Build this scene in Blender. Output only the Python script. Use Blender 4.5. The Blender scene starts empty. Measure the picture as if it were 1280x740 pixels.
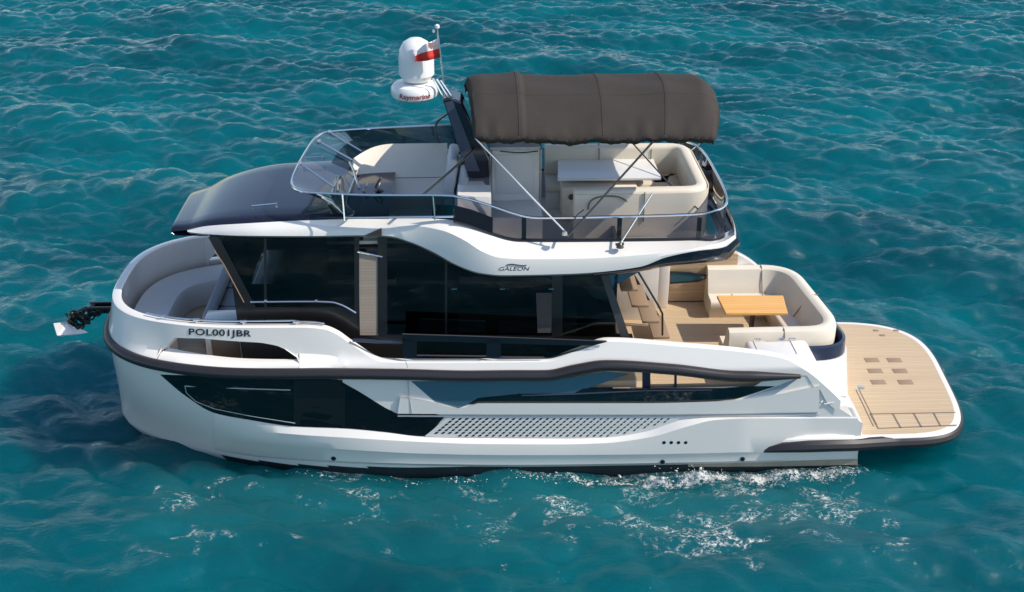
import bpy, bmesh, math, random
import numpy as np
from mathutils import Vector, Matrix

C = bpy.context.scene
COL = C.collection
R = math.radians
random.seed(7)

# ------------------------------------------------------------------ camera
PITCH, FPX, CAMW = R(26.5), 1484.0, Vector((0.0, -18.1, 11.2))
cam_d = bpy.data.cameras.new("camera")
cam_d.sensor_width = 36.0
cam_d.lens = FPX / 1280.0 * 36.0
cam_d.clip_end = 6000
cam = bpy.data.objects.new("camera", cam_d)
COL.objects.link(cam)
cam.location = CAMW
cam.rotation_euler = (R(90) - PITCH, 0, 0)
C.camera = cam

# ------------------------------------------------------------------ world, sun, exposure
SUN = Vector((0.72, -0.16, 0.69)).normalized()          # direction towards the sun
w = bpy.data.worlds.new("World"); C.world = w
w.use_nodes = True
nt = w.node_tree
sky = nt.nodes.new("ShaderNodeTexSky")
sky.sky_type = 'NISHITA'; sky.sun_disc = False
sky.sun_elevation = math.asin(SUN.z)
sky.sun_rotation = math.atan2(SUN.x, SUN.y)
sky.air_density = 1.0; sky.dust_density = 0.5; sky.ozone_density = 1.0
bg = nt.nodes["Background"]; bg.inputs[1].default_value = 0.15
wb = nt.nodes.new("ShaderNodeMix"); wb.data_type = 'RGBA'; wb.blend_type = 'MULTIPLY'
wb.inputs["Factor"].default_value = 1.0; wb.inputs["B"].default_value = (1.03, 1.0, 0.98, 1)      # a slightly hazier, whiter sky
nt.links.new(sky.outputs[0], wb.inputs["A"]); nt.links.new(wb.outputs["Result"], bg.inputs[0])
sd = bpy.data.lights.new("sun", 'SUN'); sd.energy = 3.6; sd.angle = R(0.5); sd.color = (1.0, 0.92, 0.80)
so = bpy.data.objects.new("sun", sd); COL.objects.link(so)
so.rotation_euler = SUN.to_track_quat('Z', 'Y').to_euler()
C.view_settings.view_transform = 'Standard'; C.view_settings.look = 'None'
C.view_settings.exposure = 0.33; C.view_settings.gamma = 1.0
C.cycles.max_bounces = 8; C.cycles.transparent_max_bounces = 16
C.cycles.sample_clamp_indirect = 4.0; C.cycles.sample_clamp_direct = 14.0
C.cycles.caustics_reflective = False; C.cycles.caustics_refractive = False

# ------------------------------------------------------------------ materials
def mat(name, col, rough=0.4, metal=0.0, coat=0.0, spec=0.5, noise=0.0, nscale=6.0, bump=0.0, bscale=60.0):
    m = bpy.data.materials.new(name); m.use_nodes = True
    t = m.node_tree; b = t.nodes["Principled BSDF"]
    b.inputs["Base Color"].default_value = (*col, 1); b.inputs["Roughness"].default_value = rough
    b.inputs["Metallic"].default_value = metal; b.inputs["Coat Weight"].default_value = coat
    b.inputs["Coat Roughness"].default_value = 0.04
    b.inputs["Specular IOR Level"].default_value = spec
    if noise or bump:
        tc = t.nodes.new("ShaderNodeTexCoord")
    if noise:
        n = t.nodes.new("ShaderNodeTexNoise"); n.inputs["Scale"].default_value = nscale; n.inputs["Detail"].default_value = 6
        t.links.new(tc.outputs["Object"], n.inputs["Vector"])
        mx = t.nodes.new("ShaderNodeMix"); mx.data_type = 'RGBA'
        mx.inputs["A"].default_value = (*[c * (1 - noise) for c in col], 1)
        mx.inputs["B"].default_value = (*[min(1, c * (1 + noise)) for c in col], 1)
        t.links.new(n.outputs["Fac"], mx.inputs["Factor"]); t.links.new(mx.outputs["Result"], b.inputs["Base Color"])
    if bump:
        n2 = t.nodes.new("ShaderNodeTexNoise"); n2.inputs["Scale"].default_value = bscale; n2.inputs["Detail"].default_value = 4
        t.links.new(tc.outputs["Object"], n2.inputs["Vector"])
        bp = t.nodes.new("ShaderNodeBump"); bp.inputs["Strength"].default_value = bump; bp.inputs["Distance"].default_value = 0.01
        t.links.new(n2.outputs["Fac"], bp.inputs["Height"]); t.links.new(bp.outputs["Normal"], b.inputs["Normal"])
    return m

def teak_mat(name, c1, c2, plank=0.055, axis=1, caulk=0.3, rough=0.6):
    """planks running along x (axis=1: split across y)"""
    m = bpy.data.materials.new(name); m.use_nodes = True
    t = m.node_tree; b = t.nodes["Principled BSDF"]; b.inputs["Roughness"].default_value = rough
    tc = t.nodes.new("ShaderNodeTexCoord"); sp = t.nodes.new("ShaderNodeSeparateXYZ")
    t.links.new(tc.outputs["Object"], sp.inputs[0])
    d = t.nodes.new("ShaderNodeMath"); d.operation = 'DIVIDE'; d.inputs[1].default_value = plank
    t.links.new(sp.outputs[axis], d.inputs[0])
    fl = t.nodes.new("ShaderNodeMath"); fl.operation = 'FLOOR'; t.links.new(d.outputs[0], fl.inputs[0])
    fr = t.nodes.new("ShaderNodeMath"); fr.operation = 'FRACT'; t.links.new(d.outputs[0], fr.inputs[0])
    lt = t.nodes.new("ShaderNodeMath"); lt.operation = 'LESS_THAN'; lt.inputs[1].default_value = 0.1
    t.links.new(fr.outputs[0], lt.inputs[0])
    wn = t.nodes.new("ShaderNodeTexWhiteNoise"); wn.noise_dimensions = '1D'; t.links.new(fl.outputs[0], wn.inputs["W"])
    mp = t.nodes.new("ShaderNodeMapping"); mp.inputs["Scale"].default_value = (2.0, 22.0, 22.0)
    t.links.new(tc.outputs["Object"], mp.inputs[0])
    n = t.nodes.new("ShaderNodeTexNoise"); n.inputs["Scale"].default_value = 1.6; n.inputs["Detail"].default_value = 5
    t.links.new(mp.outputs[0], n.inputs["Vector"])
    ad = t.nodes.new("ShaderNodeMath"); ad.operation = 'MULTIPLY_ADD'; ad.inputs[1].default_value = 0.35
    t.links.new(wn.outputs["Value"], ad.inputs[0])
    sb = t.nodes.new("ShaderNodeMath"); sb.operation = 'MULTIPLY'; sb.inputs[1].default_value = 0.75
    t.links.new(n.outputs["Fac"], sb.inputs[0]); t.links.new(sb.outputs[0], ad.inputs[2])
    mx = t.nodes.new("ShaderNodeMix"); mx.data_type = 'RGBA'
    mx.inputs["A"].default_value = (*c1, 1); mx.inputs["B"].default_value = (*c2, 1)
    t.links.new(ad.outputs[0], mx.inputs["Factor"])
    m2 = t.nodes.new("ShaderNodeMix"); m2.data_type = 'RGBA'
    m2.inputs["B"].default_value = (*[c * (1 - caulk) for c in c1], 1)
    t.links.new(lt.outputs[0], m2.inputs["Factor"]); t.links.new(mx.outputs["Result"], m2.inputs["A"])
    t.links.new(m2.outputs["Result"], b.inputs["Base Color"])
    return m

def glass_mat(name, tint, rough=0.02, body=None, body_mix=0.0, ior=1.5):
    """tinted pane: tinted see-through + Fresnel mirror (+ optional opaque body)"""
    m = bpy.data.materials.new(name); m.use_nodes = True
    t = m.node_tree; t.nodes.remove(t.nodes["Principled BSDF"])
    out = t.nodes["Material Output"]
    tr = t.nodes.new("ShaderNodeBsdfTransparent"); tr.inputs[0].default_value = (*tint, 1)
    gl = t.nodes.new("ShaderNodeBsdfGlossy"); gl.inputs["Roughness"].default_value = rough
    fr = t.nodes.new("ShaderNodeFresnel"); fr.inputs[0].default_value = ior
    mx = t.nodes.new("ShaderNodeMixShader")
    base = tr
    if body_mix > 0:
        df = t.nodes.new("ShaderNodeBsdfDiffuse"); df.inputs[0].default_value = (*body, 1)
        m0 = t.nodes.new("ShaderNodeMixShader"); m0.inputs[0].default_value = body_mix
        t.links.new(tr.outputs[0], m0.inputs[1]); t.links.new(df.outputs[0], m0.inputs[2]); base = m0
    t.links.new(fr.outputs[0], mx.inputs[0]); t.links.new(base.outputs[0], mx.inputs[1]); t.links.new(gl.outputs[0], mx.inputs[2])
    t.links.new(mx.outputs[0], out.inputs[0])
    return m

M = dict(
    gel=mat("white_gelcoat", (0.815, 0.785, 0.745), 0.22, coat=0.5, noise=0.02, nscale=1.3),
    gelm=mat("white_nonskid", (0.77, 0.745, 0.71), 0.55, noise=0.04, nscale=30, bump=0.2, bscale=300),
    ggrey=mat("grey_gelcoat", (0.42, 0.43, 0.45), 0.35, coat=0.2, noise=0.03),
    gatem=mat("dark_gate_frame", (0.006, 0.009, 0.016), 0.3, coat=0.3),
    midgrey=mat("mid_grey_frame", (0.05, 0.052, 0.058), 0.4),
    navy=mat("navy_paint", (0.010, 0.012, 0.026), 0.16, coat=0.35, noise=0.08, nscale=2),
    navy2=mat("navy_trim", (0.02, 0.028, 0.06), 0.3, coat=0.5),
    black=mat("black_trim", (0.008, 0.008, 0.010), 0.28, coat=0.3),
    rubber=mat("black_rubber", (0.022, 0.020, 0.024), 0.38, noise=0.15, nscale=12),
    anti=mat("dark_antifouling", (0.012, 0.016, 0.022), 0.6, noise=0.3, nscale=5),
    steel=mat("stainless_steel", (0.72, 0.72, 0.72), 0.18, metal=1.0),
    dark_steel=mat("dark_tube", (0.10, 0.09, 0.09), 0.3, metal=0.6),
    cream=mat("cream_vinyl", (0.74, 0.67, 0.56), 0.55, noise=0.05, nscale=4, bump=0.15, bscale=120),
    seam=mat("cushion_seam", (0.20, 0.165, 0.13), 0.7),
    greyvinyl=mat("grey_vinyl", (0.22, 0.20, 0.19), 0.6, noise=0.08, bump=0.2),
    lightpad=mat("pale_grey_pad", (0.58, 0.59, 0.61), 0.6, noise=0.05, nscale=6, bump=0.15),
    bench=mat("pale_grey_moulding", (0.66, 0.645, 0.625), 0.4, coat=0.2, noise=0.03),
    padgrey=mat("blue_grey_pad", (0.36, 0.38, 0.41), 0.6, noise=0.08, nscale=8, bump=0.2),
    fdeck=mat("cream_deck", (0.76, 0.71, 0.62), 0.6, noise=0.05, nscale=20),
    canvas=mat("brown_canvas", (0.050, 0.0425, 0.037), 0.85, noise=0.10, nscale=5, bump=0.35, bscale=25, spec=0.2),
    tabwhite=mat("white_tabletop", (0.82, 0.82, 0.81), 0.25, coat=0.3),
    varnish=teak_mat("varnished_teak", (0.74, 0.36, 0.085), (0.86, 0.50, 0.16), 0.085, 1, 0.15, 0.25),
    teak=teak_mat("bleached_teak", (0.49, 0.36, 0.225), (0.62, 0.475, 0.315)),
    teakd=teak_mat("weathered_teak", (0.30, 0.23, 0.16), (0.38, 0.30, 0.21)),
    teakv=teak_mat("teak_lining", (0.46, 0.32, 0.19), (0.60, 0.44, 0.28), 0.09, 2, 0.2),
    hatch=mat("brown_tread_pad", (0.30, 0.21, 0.14), 0.7, noise=0.1, nscale=40),
    glass=glass_mat("dark_tinted_glass", (0.16, 0.19, 0.205)),
    glassb=mat("blue_black_glass", (0.004, 0.007, 0.013), 0.05, coat=0.5, spec=0.6),
    hullgl=mat("black_hull_glass", (0.004, 0.005, 0.008), 0.04, spec=0.5),
    seablue=mat("reflected_sea_blue", (0.06, 0.135, 0.19), 0.08, coat=0.6),  # base colour carries the blue that these panels reflect from the sea
    smoke=glass_mat("smoked_wind_guard", (0.60, 0.60, 0.66), body=(0.06, 0.055, 0.075), body_mix=0.28),
    smoked=glass_mat("dark_side_screen", (0.16, 0.19, 0.22), body=(0.02, 0.03, 0.04), body_mix=0.3),
    clear=glass_mat("clear_screen", (0.80, 0.83, 0.86), body=(0.3, 0.34, 0.42), body_mix=0.12),
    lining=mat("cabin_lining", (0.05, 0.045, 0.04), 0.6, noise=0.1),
    blind=teak_mat("pleated_blind", (0.30, 0.24, 0.19), (0.38, 0.31, 0.25), 0.05, 2, 0.2),
    ink=mat("dark_lettering", (0.012, 0.014, 0.022), 0.4),
    redink=mat("red_lettering", (0.32, 0.02, 0.03), 0.4),
    radome=mat("white_radome", (0.82, 0.81, 0.80), 0.3, coat=0.2),
    red=mat("red_cloth", (0.70, 0.045, 0.035), 0.8),
    white_cloth=mat("white_cloth", (0.80, 0.78, 0.78), 0.8),
    chain=mat("wet_dark_chain", (0.02, 0.03, 0.028), 0.3, metal=0.4, noise=0.4, nscale=20),
    galv=mat("bright_galvanised", (0.80, 0.76, 0.74), 0.35, metal=0.3, noise=0.08, nscale=10),
)
for mm in bpy.data.materials: mm.use_backface_culling = False

# ------------------------------------------------------------------ mesh builder
TWIN = {}
class MB:
    def __init__(s): s.bm = bmesh.new(); s.mi = 0; s.twin = False
    def face(s, vs):
        try:
            f = s.bm.faces.new(vs); f.material_index = s.mi; return f
        except ValueError: return None
    def grid(s, rows, flip=False, close=False):
        """rows: list of equally long point lists"""
        V = [[s.bm.verts.new(p) for p in r] for r in rows]
        n = len(rows[0])
        for a, b in zip(V, V[1:]):
            for i in range(n if close else n - 1):
                j = (i + 1) % n
                q = [a[i], a[j], b[j], b[i]]
                s.face(q[::-1] if flip else q)
        return V
    def poly(s, pts): return s.face([s.bm.verts.new(p) for p in pts])
    def prism(s, pts, d):
        """extrude a planar polygon along vector d"""
        d = Vector(d); a = [s.bm.verts.new(p) for p in pts]; b = [s.bm.verts.new(Vector(p) + d) for p in pts]
        s.face(a[::-1]); s.face(b); n = len(a)
        for i in range(n): s.face([a[i], a[(i + 1) % n], b[(i + 1) % n], b[i]])
    def box(s, x0, x1, y0, y1, z0, z1, r=0.0, seg=2, rot=None):
        g = bmesh.ops.create_cube(s.bm, size=1.0)
        vs = g['verts']; c = Vector(((x0 + x1) / 2, (y0 + y1) / 2, (z0 + z1) / 2))
        for v in vs:
            v.co = Vector((v.co.x * (x1 - x0), v.co.y * (y1 - y0), v.co.z * (z1 - z0)))
        fs = {f for v in vs for f in v.link_faces}
        allv = set(vs)
        if r > 0:
            es = {e for v in vs for e in v.link_edges}
            res = bmesh.ops.bevel(s.bm, geom=list(es), offset=r, segments=seg, affect='EDGES', profile=0.5)
            fs = set(res['faces']) | {f for f in fs if f.is_valid}
            allv = {v for f in fs for v in f.verts}
        for v in allv:
            p = v.co.copy()
            if rot is not None: p = rot @ p
            v.co = p + c
        for f in fs: f.material_index = s.mi
    def tube(s, pts, r, n=8, smooth=False, cap=True, closed=False):
        pts = [Vector(p) for p in pts]
        if smooth: pts = crom(pts, 6)
        rr = r if hasattr(r, '__len__') else [r] * len(pts)
        rows = []; up = None
        for i, p in enumerate(pts):
            if closed: t = pts[(i + 1) % len(pts)] - pts[i - 1]
            else: t = pts[min(i + 1, len(pts) - 1)] - pts[max(i - 1, 0)]
            t.normalize()
            if up is None:
                up = Vector((0, 0, 1)) if abs(t.z) < 0.9 else Vector((1, 0, 0))
            a = t.cross(up)
            if a.length < 1e-4: a = t.cross(Vector((1, 0, 0)))
            a.normalize(); b = a.cross(t).normalized(); up = b
            rows.append([p + (a * math.cos(k * 2 * math.pi / n) + b * math.sin(k * 2 * math.pi / n)) * rr[i] for k in range(n)])
        if closed: rows.append(rows[0])
        V = s.grid(rows, close=True)
        if cap and not closed: s.face(V[0][::-1]); s.face(V[-1])
    def sweep(s, path, prof, closed=False, cap=True):
        """profile (lateral, up): lateral is to the right of travel"""
        path = [Vector(p) for p in path]; rows = []; N = len(path)
        for i, p in enumerate(path):
            t0 = path[i] - path[i - 1] if (i > 0 or closed) else path[1] - path[0]
            t1 = path[(i + 1) % N] - path[i] if (i < N - 1 or closed) else t0
            t0 = Vector((t0.x, t0.y, 0)).normalized(); t1 = Vector((t1.x, t1.y, 0)).normalized()
            t = (t0 + t1).normalized(); k = 1.0 / max(0.5, t.dot(t1))
            rgt = Vector((t.y, -t.x, 0)) * k
            rows.append([p + rgt * a + Vector((0, 0, b)) for a, b in prof])
        if closed: rows.append(rows[0])
        V = s.grid(rows, close=True)
        if cap and not closed: s.face(V[0][::-1]); s.face(V[-1])
    def lathe(s, c, prof, n=32, axis=None):
        rot = axis if axis is not None else Matrix.Identity(3)
        rows = [[Vector(c) + rot @ Vector((r * math.cos(k * 2 * math.pi / n), r * math.sin(k * 2 * math.pi / n), z)) for k in range(n)] for r, z in prof]
        V = s.grid(rows, close=True)
        s.face(V[0][::-1]); s.face(V[-1])
    def mirror(s):
        """a matching piece on the other side becomes an object of its own (see build)"""
        s.twin = True; return s
    def mirror_join(s):
        """add the copy on the other side (y -> -y) to the same surface"""
        g = bmesh.ops.duplicate(s.bm, geom=list(s.bm.verts) + list(s.bm.edges) + list(s.bm.faces))
        nf = [e for e in g['geom'] if isinstance(e, bmesh.types.BMFace)]
        for e in g['geom']:
            if isinstance(e, bmesh.types.BMVert): e.co.y = -e.co.y
        bmesh.ops.reverse_faces(s.bm, faces=nf)
        return s
    def thick(s, d):
        """give a sheet depth d (inwards, towards the centreline)"""
        fs = list(s.bm.faces)
        bmesh.ops.solidify(s.bm, geom=fs, thickness=d)
        return s
    def build(s, name, mats, parent=None, smooth=True, angle=35, recalc=True):
        bmesh.ops.remove_doubles(s.bm, verts=list(s.bm.verts), dist=1e-5)
        if recalc: bmesh.ops.recalc_face_normals(s.bm, faces=list(s.bm.faces))
        me = bpy.data.meshes.new(name); s.bm.to_mesh(me); s.bm.free()
        mats = mats if isinstance(mats, (list, tuple)) else [mats]
        for m in mats: me.materials.append(m)
        if smooth:
            me.polygons.foreach_set("use_smooth", [True] * len(me.polygons)); me.set_sharp_from_angle(angle=R(angle))
        o = bpy.data.objects.new(name, me); COL.objects.link(o)
        if parent is not None: o.parent = parent
        if s.twin:
            m2 = me.copy(); m2.transform(Matrix.Scale(-1, 4, (0, 1, 0))); m2.flip_normals()
            if smooth: m2.set_sharp_from_angle(angle=R(angle))
            o2 = bpy.data.objects.new(name, m2); COL.objects.link(o2)
            o2.parent = TWIN.get(parent.name, parent) if parent is not None else None
            TWIN[o.name] = o2
        return o

def crom(pts, k):
    P = [pts[0]] + list(pts) + [pts[-1]]; out = []
    for i in range(1, len(P) - 2):
        for j in range(k):
            t = j / k; a, b, c, d = P[i - 1], P[i], P[i + 1], P[i + 2]
            out.append(0.5 * ((2 * b) + (c - a) * t + (2 * a - 5 * b + 4 * c - d) * t * t + (3 * b - a - 3 * c + d) * t ** 3))
    out.append(P[-2]); return out

def pchip(xs, ys):
    xs = np.array(xs, float); ys = np.array(ys, float)
    h = np.diff(xs); dl = np.diff(ys) / h; m = np.zeros(len(xs))
    for i in range(1, len(xs) - 1):
        if dl[i - 1] * dl[i] > 0:
            w1 = 2 * h[i] + h[i - 1]; w2 = h[i] + 2 * h[i - 1]
            m[i] = (w1 + w2) / (w1 / dl[i - 1] + w2 / dl[i])
    m[0], m[-1] = dl[0], dl[-1]
    def f(x):
        x = min(max(x, xs[0]), xs[-1]); i = int(min(max(np.searchsorted(xs, x) - 1, 0), len(h) - 1))
        t = (x - xs[i]) / h[i]
        return float((1 + 2 * t) * (1 - t) ** 2 * ys[i] + t * (1 - t) ** 2 * h[i] * m[i] + t * t * (3 - 2 * t) * ys[i + 1] + t * t * (t - 1) * h[i] * m[i + 1])
    return f

def lin(xs, ys): return lambda x: float(np.interp(x, xs, ys))

# the yacht lies turned by 2 degrees; everything on it is measured in its own frame
PSI = R(2.0)
RB = Matrix.Rotation(-PSI, 3, 'Z')
CAML = RB @ CAMW
def ray(px, py):
    u = (px - 640) / FPX; v = (370 - py) / FPX
    return RB @ Vector((u, math.cos(PITCH) + v * math.sin(PITCH), -math.sin(PITCH) + v * math.cos(PITCH)))
def PY(px, py, y):
    r = ray(px, py); return CAML + r * ((y - CAML.y) / r.y)
def PZ(px, py, z):
    r = ray(px, py); return CAML + r * ((z - CAML.z) / r.z)

# ------------------------------------------------------------------ hull form
def sell(xc, a, b, n, x):
    if x >= xc: return b
    q = min(1.0, (xc - x) / a)
    return b * max(0.0, 1 - q ** n) ** (1 / n)
zr = pchip([-7.2, -5.5, -4.25, -3, -1.8, -0.7, -0.1, 0.46, 0.92, 1.35, 2.38, 3.43, 4.43, 5.7],
           [2.09, 2.05, 2.0, 1.98, 1.94, 1.89, 1.885, 1.875, 1.97, 2.035, 1.95, 1.80, 1.76, 1.7])
zg = pchip([-7.2, -5.4, -4.9, -3.3, -2.95, -2.75, -2.55, -2.07, -1.7, 0.45, 0.92, 1.4, 2.57, 3.82, 4.2, 4.57, 4.93, 5.17],
           [2.68, 2.68, 2.67, 2.66, 2.62, 2.53, 2.38, 2.12, 2.10, 2.08, 2.21, 2.36, 2.27, 2.13, 2.05, 1.84, 1.52, 1.28])
def hp(z):
    t = min(max(z / 2.05, 0), 1); e = t * t * (3 - 2 * t) * 0.5 + t * 0.5
    return (-1.5 - 1.9 * e, 5.38 - 2.11 * e, 2.10 + 0.05 * t, 1.6 + 1.4 * e)
def taper(x): return 1.0 if x < 2.5 else 1 - 0.03 * ((x - 2.5) / 3.0) ** 2
def hb(x, z):
    xc, a, b, n = hp(z)
    k = 1.0 if z > 0 else 1 + 0.35 * z
    return sell(xc, a, b * k, n, x) * taper(x)
def inset(x, z):
    """how far the bulwark stands in from the rubbing strake: a ledge and an upright face forward, a lean aft"""
    k = min(1, max(0, (x + 3.3) / 1.3)); kb = min(1, max(0, (x + 6.25) / 0.75)); kb = kb * kb * (3 - 2 * kb); t1 = max((z - 2.08) / 0.62, 0); t2 = max((z - 1.9) / 0.65, 0)
    f = (0.17 * min(1, t1 / 0.16) + 0.07 * t1) * kb + 0.24 * t1 * (1 - kb)
    return f * (1 - k) + 0.24 * t2 * k
def bw(x, z):
    """bulwark half breadth, standing in above the rubbing strake"""
    i = inset(x, z)
    return sell(-3.4, 3.27 - 0.6 * i, 2.15 - i, 3.0, x) * taper(x)
def HS(px, py, off=0.0, fn=None):
    """where a sight line meets the port side"""
    fn = fn or hb; r = ray(px, py); y = -3.2; d = 0.01
    prev = None
    while y < -0.05:
        q = CAML + r * ((y - CAML.y) / r.y)
        g = -q.y - (fn(q.x, q.z) + off)
        if g <= 0:
            lo, hi = y - d, y
            for _ in range(18):
                mid = (lo + hi) / 2; q = CAML + r * ((mid - CAML.y) / r.y)
                if -q.y - (fn(q.x, q.z) + off) > 0: lo = mid
                else: hi = mid
            return q
        y += d
    return CAML + r * ((-2.0 - CAML.y) / r.y)

def cur(pts, n, fn, smooth=True):
    """sample a pixel polyline (x rising) and drop it on a surface fn(px,py)"""
    xs = [p[0] for p in pts]; ys = [p[1] for p in pts]
    f = pchip(xs, ys) if smooth else lin(xs, ys)
    return [fn(x, f(x)) for x in np.linspace(xs[0], xs[-1], n)]
def between(top, bot, n, m, fn, smooth=True):
    """m+1 pixel curves between two pixel polylines, dropped on fn"""
    a = [p[0] for p in top], [p[1] for p in top]; b = [p[0] for p in bot], [p[1] for p in bot]
    fa = pchip(*a) if smooth else lin(*a); fb = pchip(*b) if smooth else lin(*b)
    X0 = np.linspace(a[0][0], a[0][-1], n); X1 = np.linspace(b[0][0], b[0][-1], n); rows = []
    for k in range(m + 1):
        t = k / m
        rows.append([fn(x0 + (x1 - x0) * t, fa(x0) + (fb(x1) - fa(x0)) * t) for x0, x1 in zip(X0, X1)])
    return rows
def S(off): return lambda x, y: HS(x, y, off)
def B(off): return lambda x, y: HS(x, y, off, bw)
def Yp(y): return lambda px, py: PY(px, py, y)
def Zp(z): return lambda px, py: PZ(px, py, z)

# ------------------------------------------------------------------ tagging
def thing(name, label, cat, loc=(0, 0, 0), rz=0.0, group=None):
    o = bpy.data.objects.new(name, None); COL.objects.link(o)
    o.empty_display_size = 0.2
    o.location = loc; o.rotation_euler = (0, 0, rz); o["label"] = label; o["category"] = cat
    if group: o["group"] = group
    return o

yacht = thing("motor_yacht", "white flybridge motor yacht with dark windows and brown sun canopy lying on turquoise sea", "yacht", (0, 0, 0), PSI)

# ================================================================== HULL
def zt(x):
    """upper edge of the plated hull side"""
    return lin([-9, 0.6, 0.95, 3.75, 4.02, 4.6, 4.8, 4.95, 5.1, 5.6], [0, 0, 1, 1, 0, 0, 2, 3, 4, 5])(x)
def ztop(x):
    k = zt(x); a = zr(x)
    vals = [a, 1.585, 1.55, 1.28, 1.16, 0.80]
    i = int(min(k, 4)); f = k - i
    return vals[i] * (1 - f) + vals[i + 1] * f
def hull_columns():
    cols = []
    zs = np.concatenate([np.linspace(-0.6, 0, 5), [0.02, 0.04, 0.06], np.linspace(0.08, 1, 16)])
    def pt(th, x, fz):
        if th is not None:                               # round the bow
            z0 = 2.05
            X = None
            zt_ = 2.06
            z = fz * zt_ if fz > 0 else fz
            xc, a, b, n = hp(z); k = 1.0 if z > 0 else 1 + 0.35 * z
            aa = a if z > 0 else a * (1 + 0.12 * z)
            return Vector((xc - aa * math.cos(th) ** (2 / n), -b * k * math.sin(th) ** (2 / n), z))
        z = fz * ztop(x) if fz > 0 else fz
        return Vector((x, -hb(x, z), z))
    for th in np.linspace(0, math.pi / 2, 44):
        cols.append(('b', th))
    return cols, zs, pt
body = MB()
cols, zs, pt = hull_columns()
rows = []
for fz in zs:
    r_ = []
    for _, th in cols: r_.append(pt(th, None, fz))
    x_end = r_[-1].x
    for x in np.concatenate([np.linspace(x_end, 0.55, 22)[1:], np.linspace(0.6, 1.0, 6), np.linspace(1.1, 3.7, 16), np.linspace(3.75, 5.6, 26)]):
        if x > x_end + 1e-4: r_.append(pt(None, x, fz))
        else: r_.append(r_[-1] + Vector((1e-3, 0, 0)))
    rows.append(r_)
# blend the bow's constant top height into the sheer curve
for i, r_ in enumerate(rows):
    fz = zs[i]
    if fz > 0:
        for p in r_:
            if p.x < -1.5:
                q_ = (p.x, p.z); p.z = fz * zr(p.x)
    if True:
        for j, (_, th) in enumerate(cols):
            p = r_[j]; xc, a, b, n = hp(p.z); k = 1.0 if p.z > 0 else 1 + 0.35 * p.z; aa = a if p.z > 0 else a * (1 + 0.12 * p.z)
            p.x = xc - aa * math.cos(th) ** (2 / n); p.y = -b * k * math.sin(th) ** (2 / n)
body.mi = 0
V = body.grid(rows)
nb = 5
bm = body.bm
for f in bm.faces:
    if max(v.co.z for v in f.verts) < np.interp(f.calc_center_median().x, [-7, -4.9, -2.2, 6], [-0.03, 0.0, 0.17, 0.17]): f.material_index = 1
body.mirror_join()
# transom
ts = [Vector((5.6, 0, 0))]
tr = [[Vector((5.6, -hb(5.6, z), z)) for z in np.linspace(-0.6, 0.66, 12)], [Vector((5.6, hb(5.6, z), z)) for z in np.linspace(-0.6, 0.66, 12)]]
body.grid(tr)
hull = body.build("hull", [M['gel'], M['anti']], yacht, angle=40)

# chine ledge and lower topsides standing proud of the window recess (port and mirrored)
N = 90
ledge_top = [(268, 517), (310, 525), (369, 533.5), (432, 536), (481, 540.5), (530, 546), (600, 547), (700, 547.5), (755, 546.5), (806, 539), (850, 525), (885, 521.5), (950, 521), (1072, 521)]
ledge_bot = [(268, 519), (304, 535.5), (369, 543), (432, 547), (481, 550), (540, 553), (600, 555), (700, 555.5), (755, 554), (815, 546), (860, 533), (895, 525), (950, 523), (1072, 523)]
low_bot = [(268, 560), (317, 568), (382, 573.5), (448, 577.5), (540, 580), (640, 581), (800, 579), (900, 577), (1000, 574), (1072, 571.5)]
crease = [(268, 545), (317, 552), (382, 558), (448, 563), (540, 567.5), (640, 569), (800, 568), (900, 566), (1000, 564), (1072, 563)]
def prx(px, d): return d * (1 - 0.85 * min(1, max(0, (px - 930) / 80.0))) * min(1, max(0, (px - 262) / 110.0)) ** 0.8
mb = MB()
a = cur(ledge_top, N, S(0.004)); b = cur(ledge_bot, N, lambda x, y: HS(x, y, 0.004 + prx(x, 0.085)))
c = cur(crease, N, lambda x, y: HS(x, y, 0.004 + prx(x, 0.10)))
c2 = cur([(x, y + 1.2) for x, y in crease], N, lambda x, y: HS(x, y, 0.004 + prx(x, 0.082)))
d = cur(low_bot, N, lambda x, y: HS(x, y, 0.004 + prx(x, 0.075)))
e = cur([(x, y + 2.5) for x, y in low_bot], N, S(0.002))
mid = [(p + q) / 2 + Vector((0, -0.004, 0)) for p, q in zip(b, c)]
mb.grid([a, b, mid, c, c2, d, e])
mb.build("lower_topside", M['gel'], yacht, angle=28)

# ---- bow hull window
win_top = [(200, 468.3), (300, 471), (422, 474.5), (448, 489), (481, 509.5), (497, 517.5), (540, 517.5), (556, 521)]
win_bot = [(228, 492), (268, 516), (310, 524.3), (369, 532.7), (432, 535.3), (481, 539.7), (530, 545)]
def side(rows_, name, m, thick=0.0, mir=True, parent=yacht, ang=35, recalc=True):
    q = MB(); q.grid(rows_)
    return q.build(name, m, parent, angle=ang, recalc=recalc)
hw = MB()
wa = [(200, 468.3), (228, 492), (268, 516.2), (310, 524.5), (369, 533), (432, 535.5), (481, 540), (530, 545.4)]
def wtop(x): return lin([200, 300, 422, 448, 481, 497, 545, 556], [468.3, 471, 474.5, 489, 509.5, 517.3, 517.5, 520.5])(x)
fb = pchip([p[0] for p in wa] + [556], [p[1] for p in wa] + [520.6])
xs_ = np.unique(np.concatenate([np.linspace(200, 556, 90), [422, 448, 481, 497, 530]]))
rws = [[HS(x, wtop(x) + (fb(x) - wtop(x)) * t, 0.005) for x in xs_] for t in np.linspace(0, 1, 9)]
hw.grid(rws)
hull_win = hw.build("hull_window", M['hullgl'], yacht, angle=60)
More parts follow.
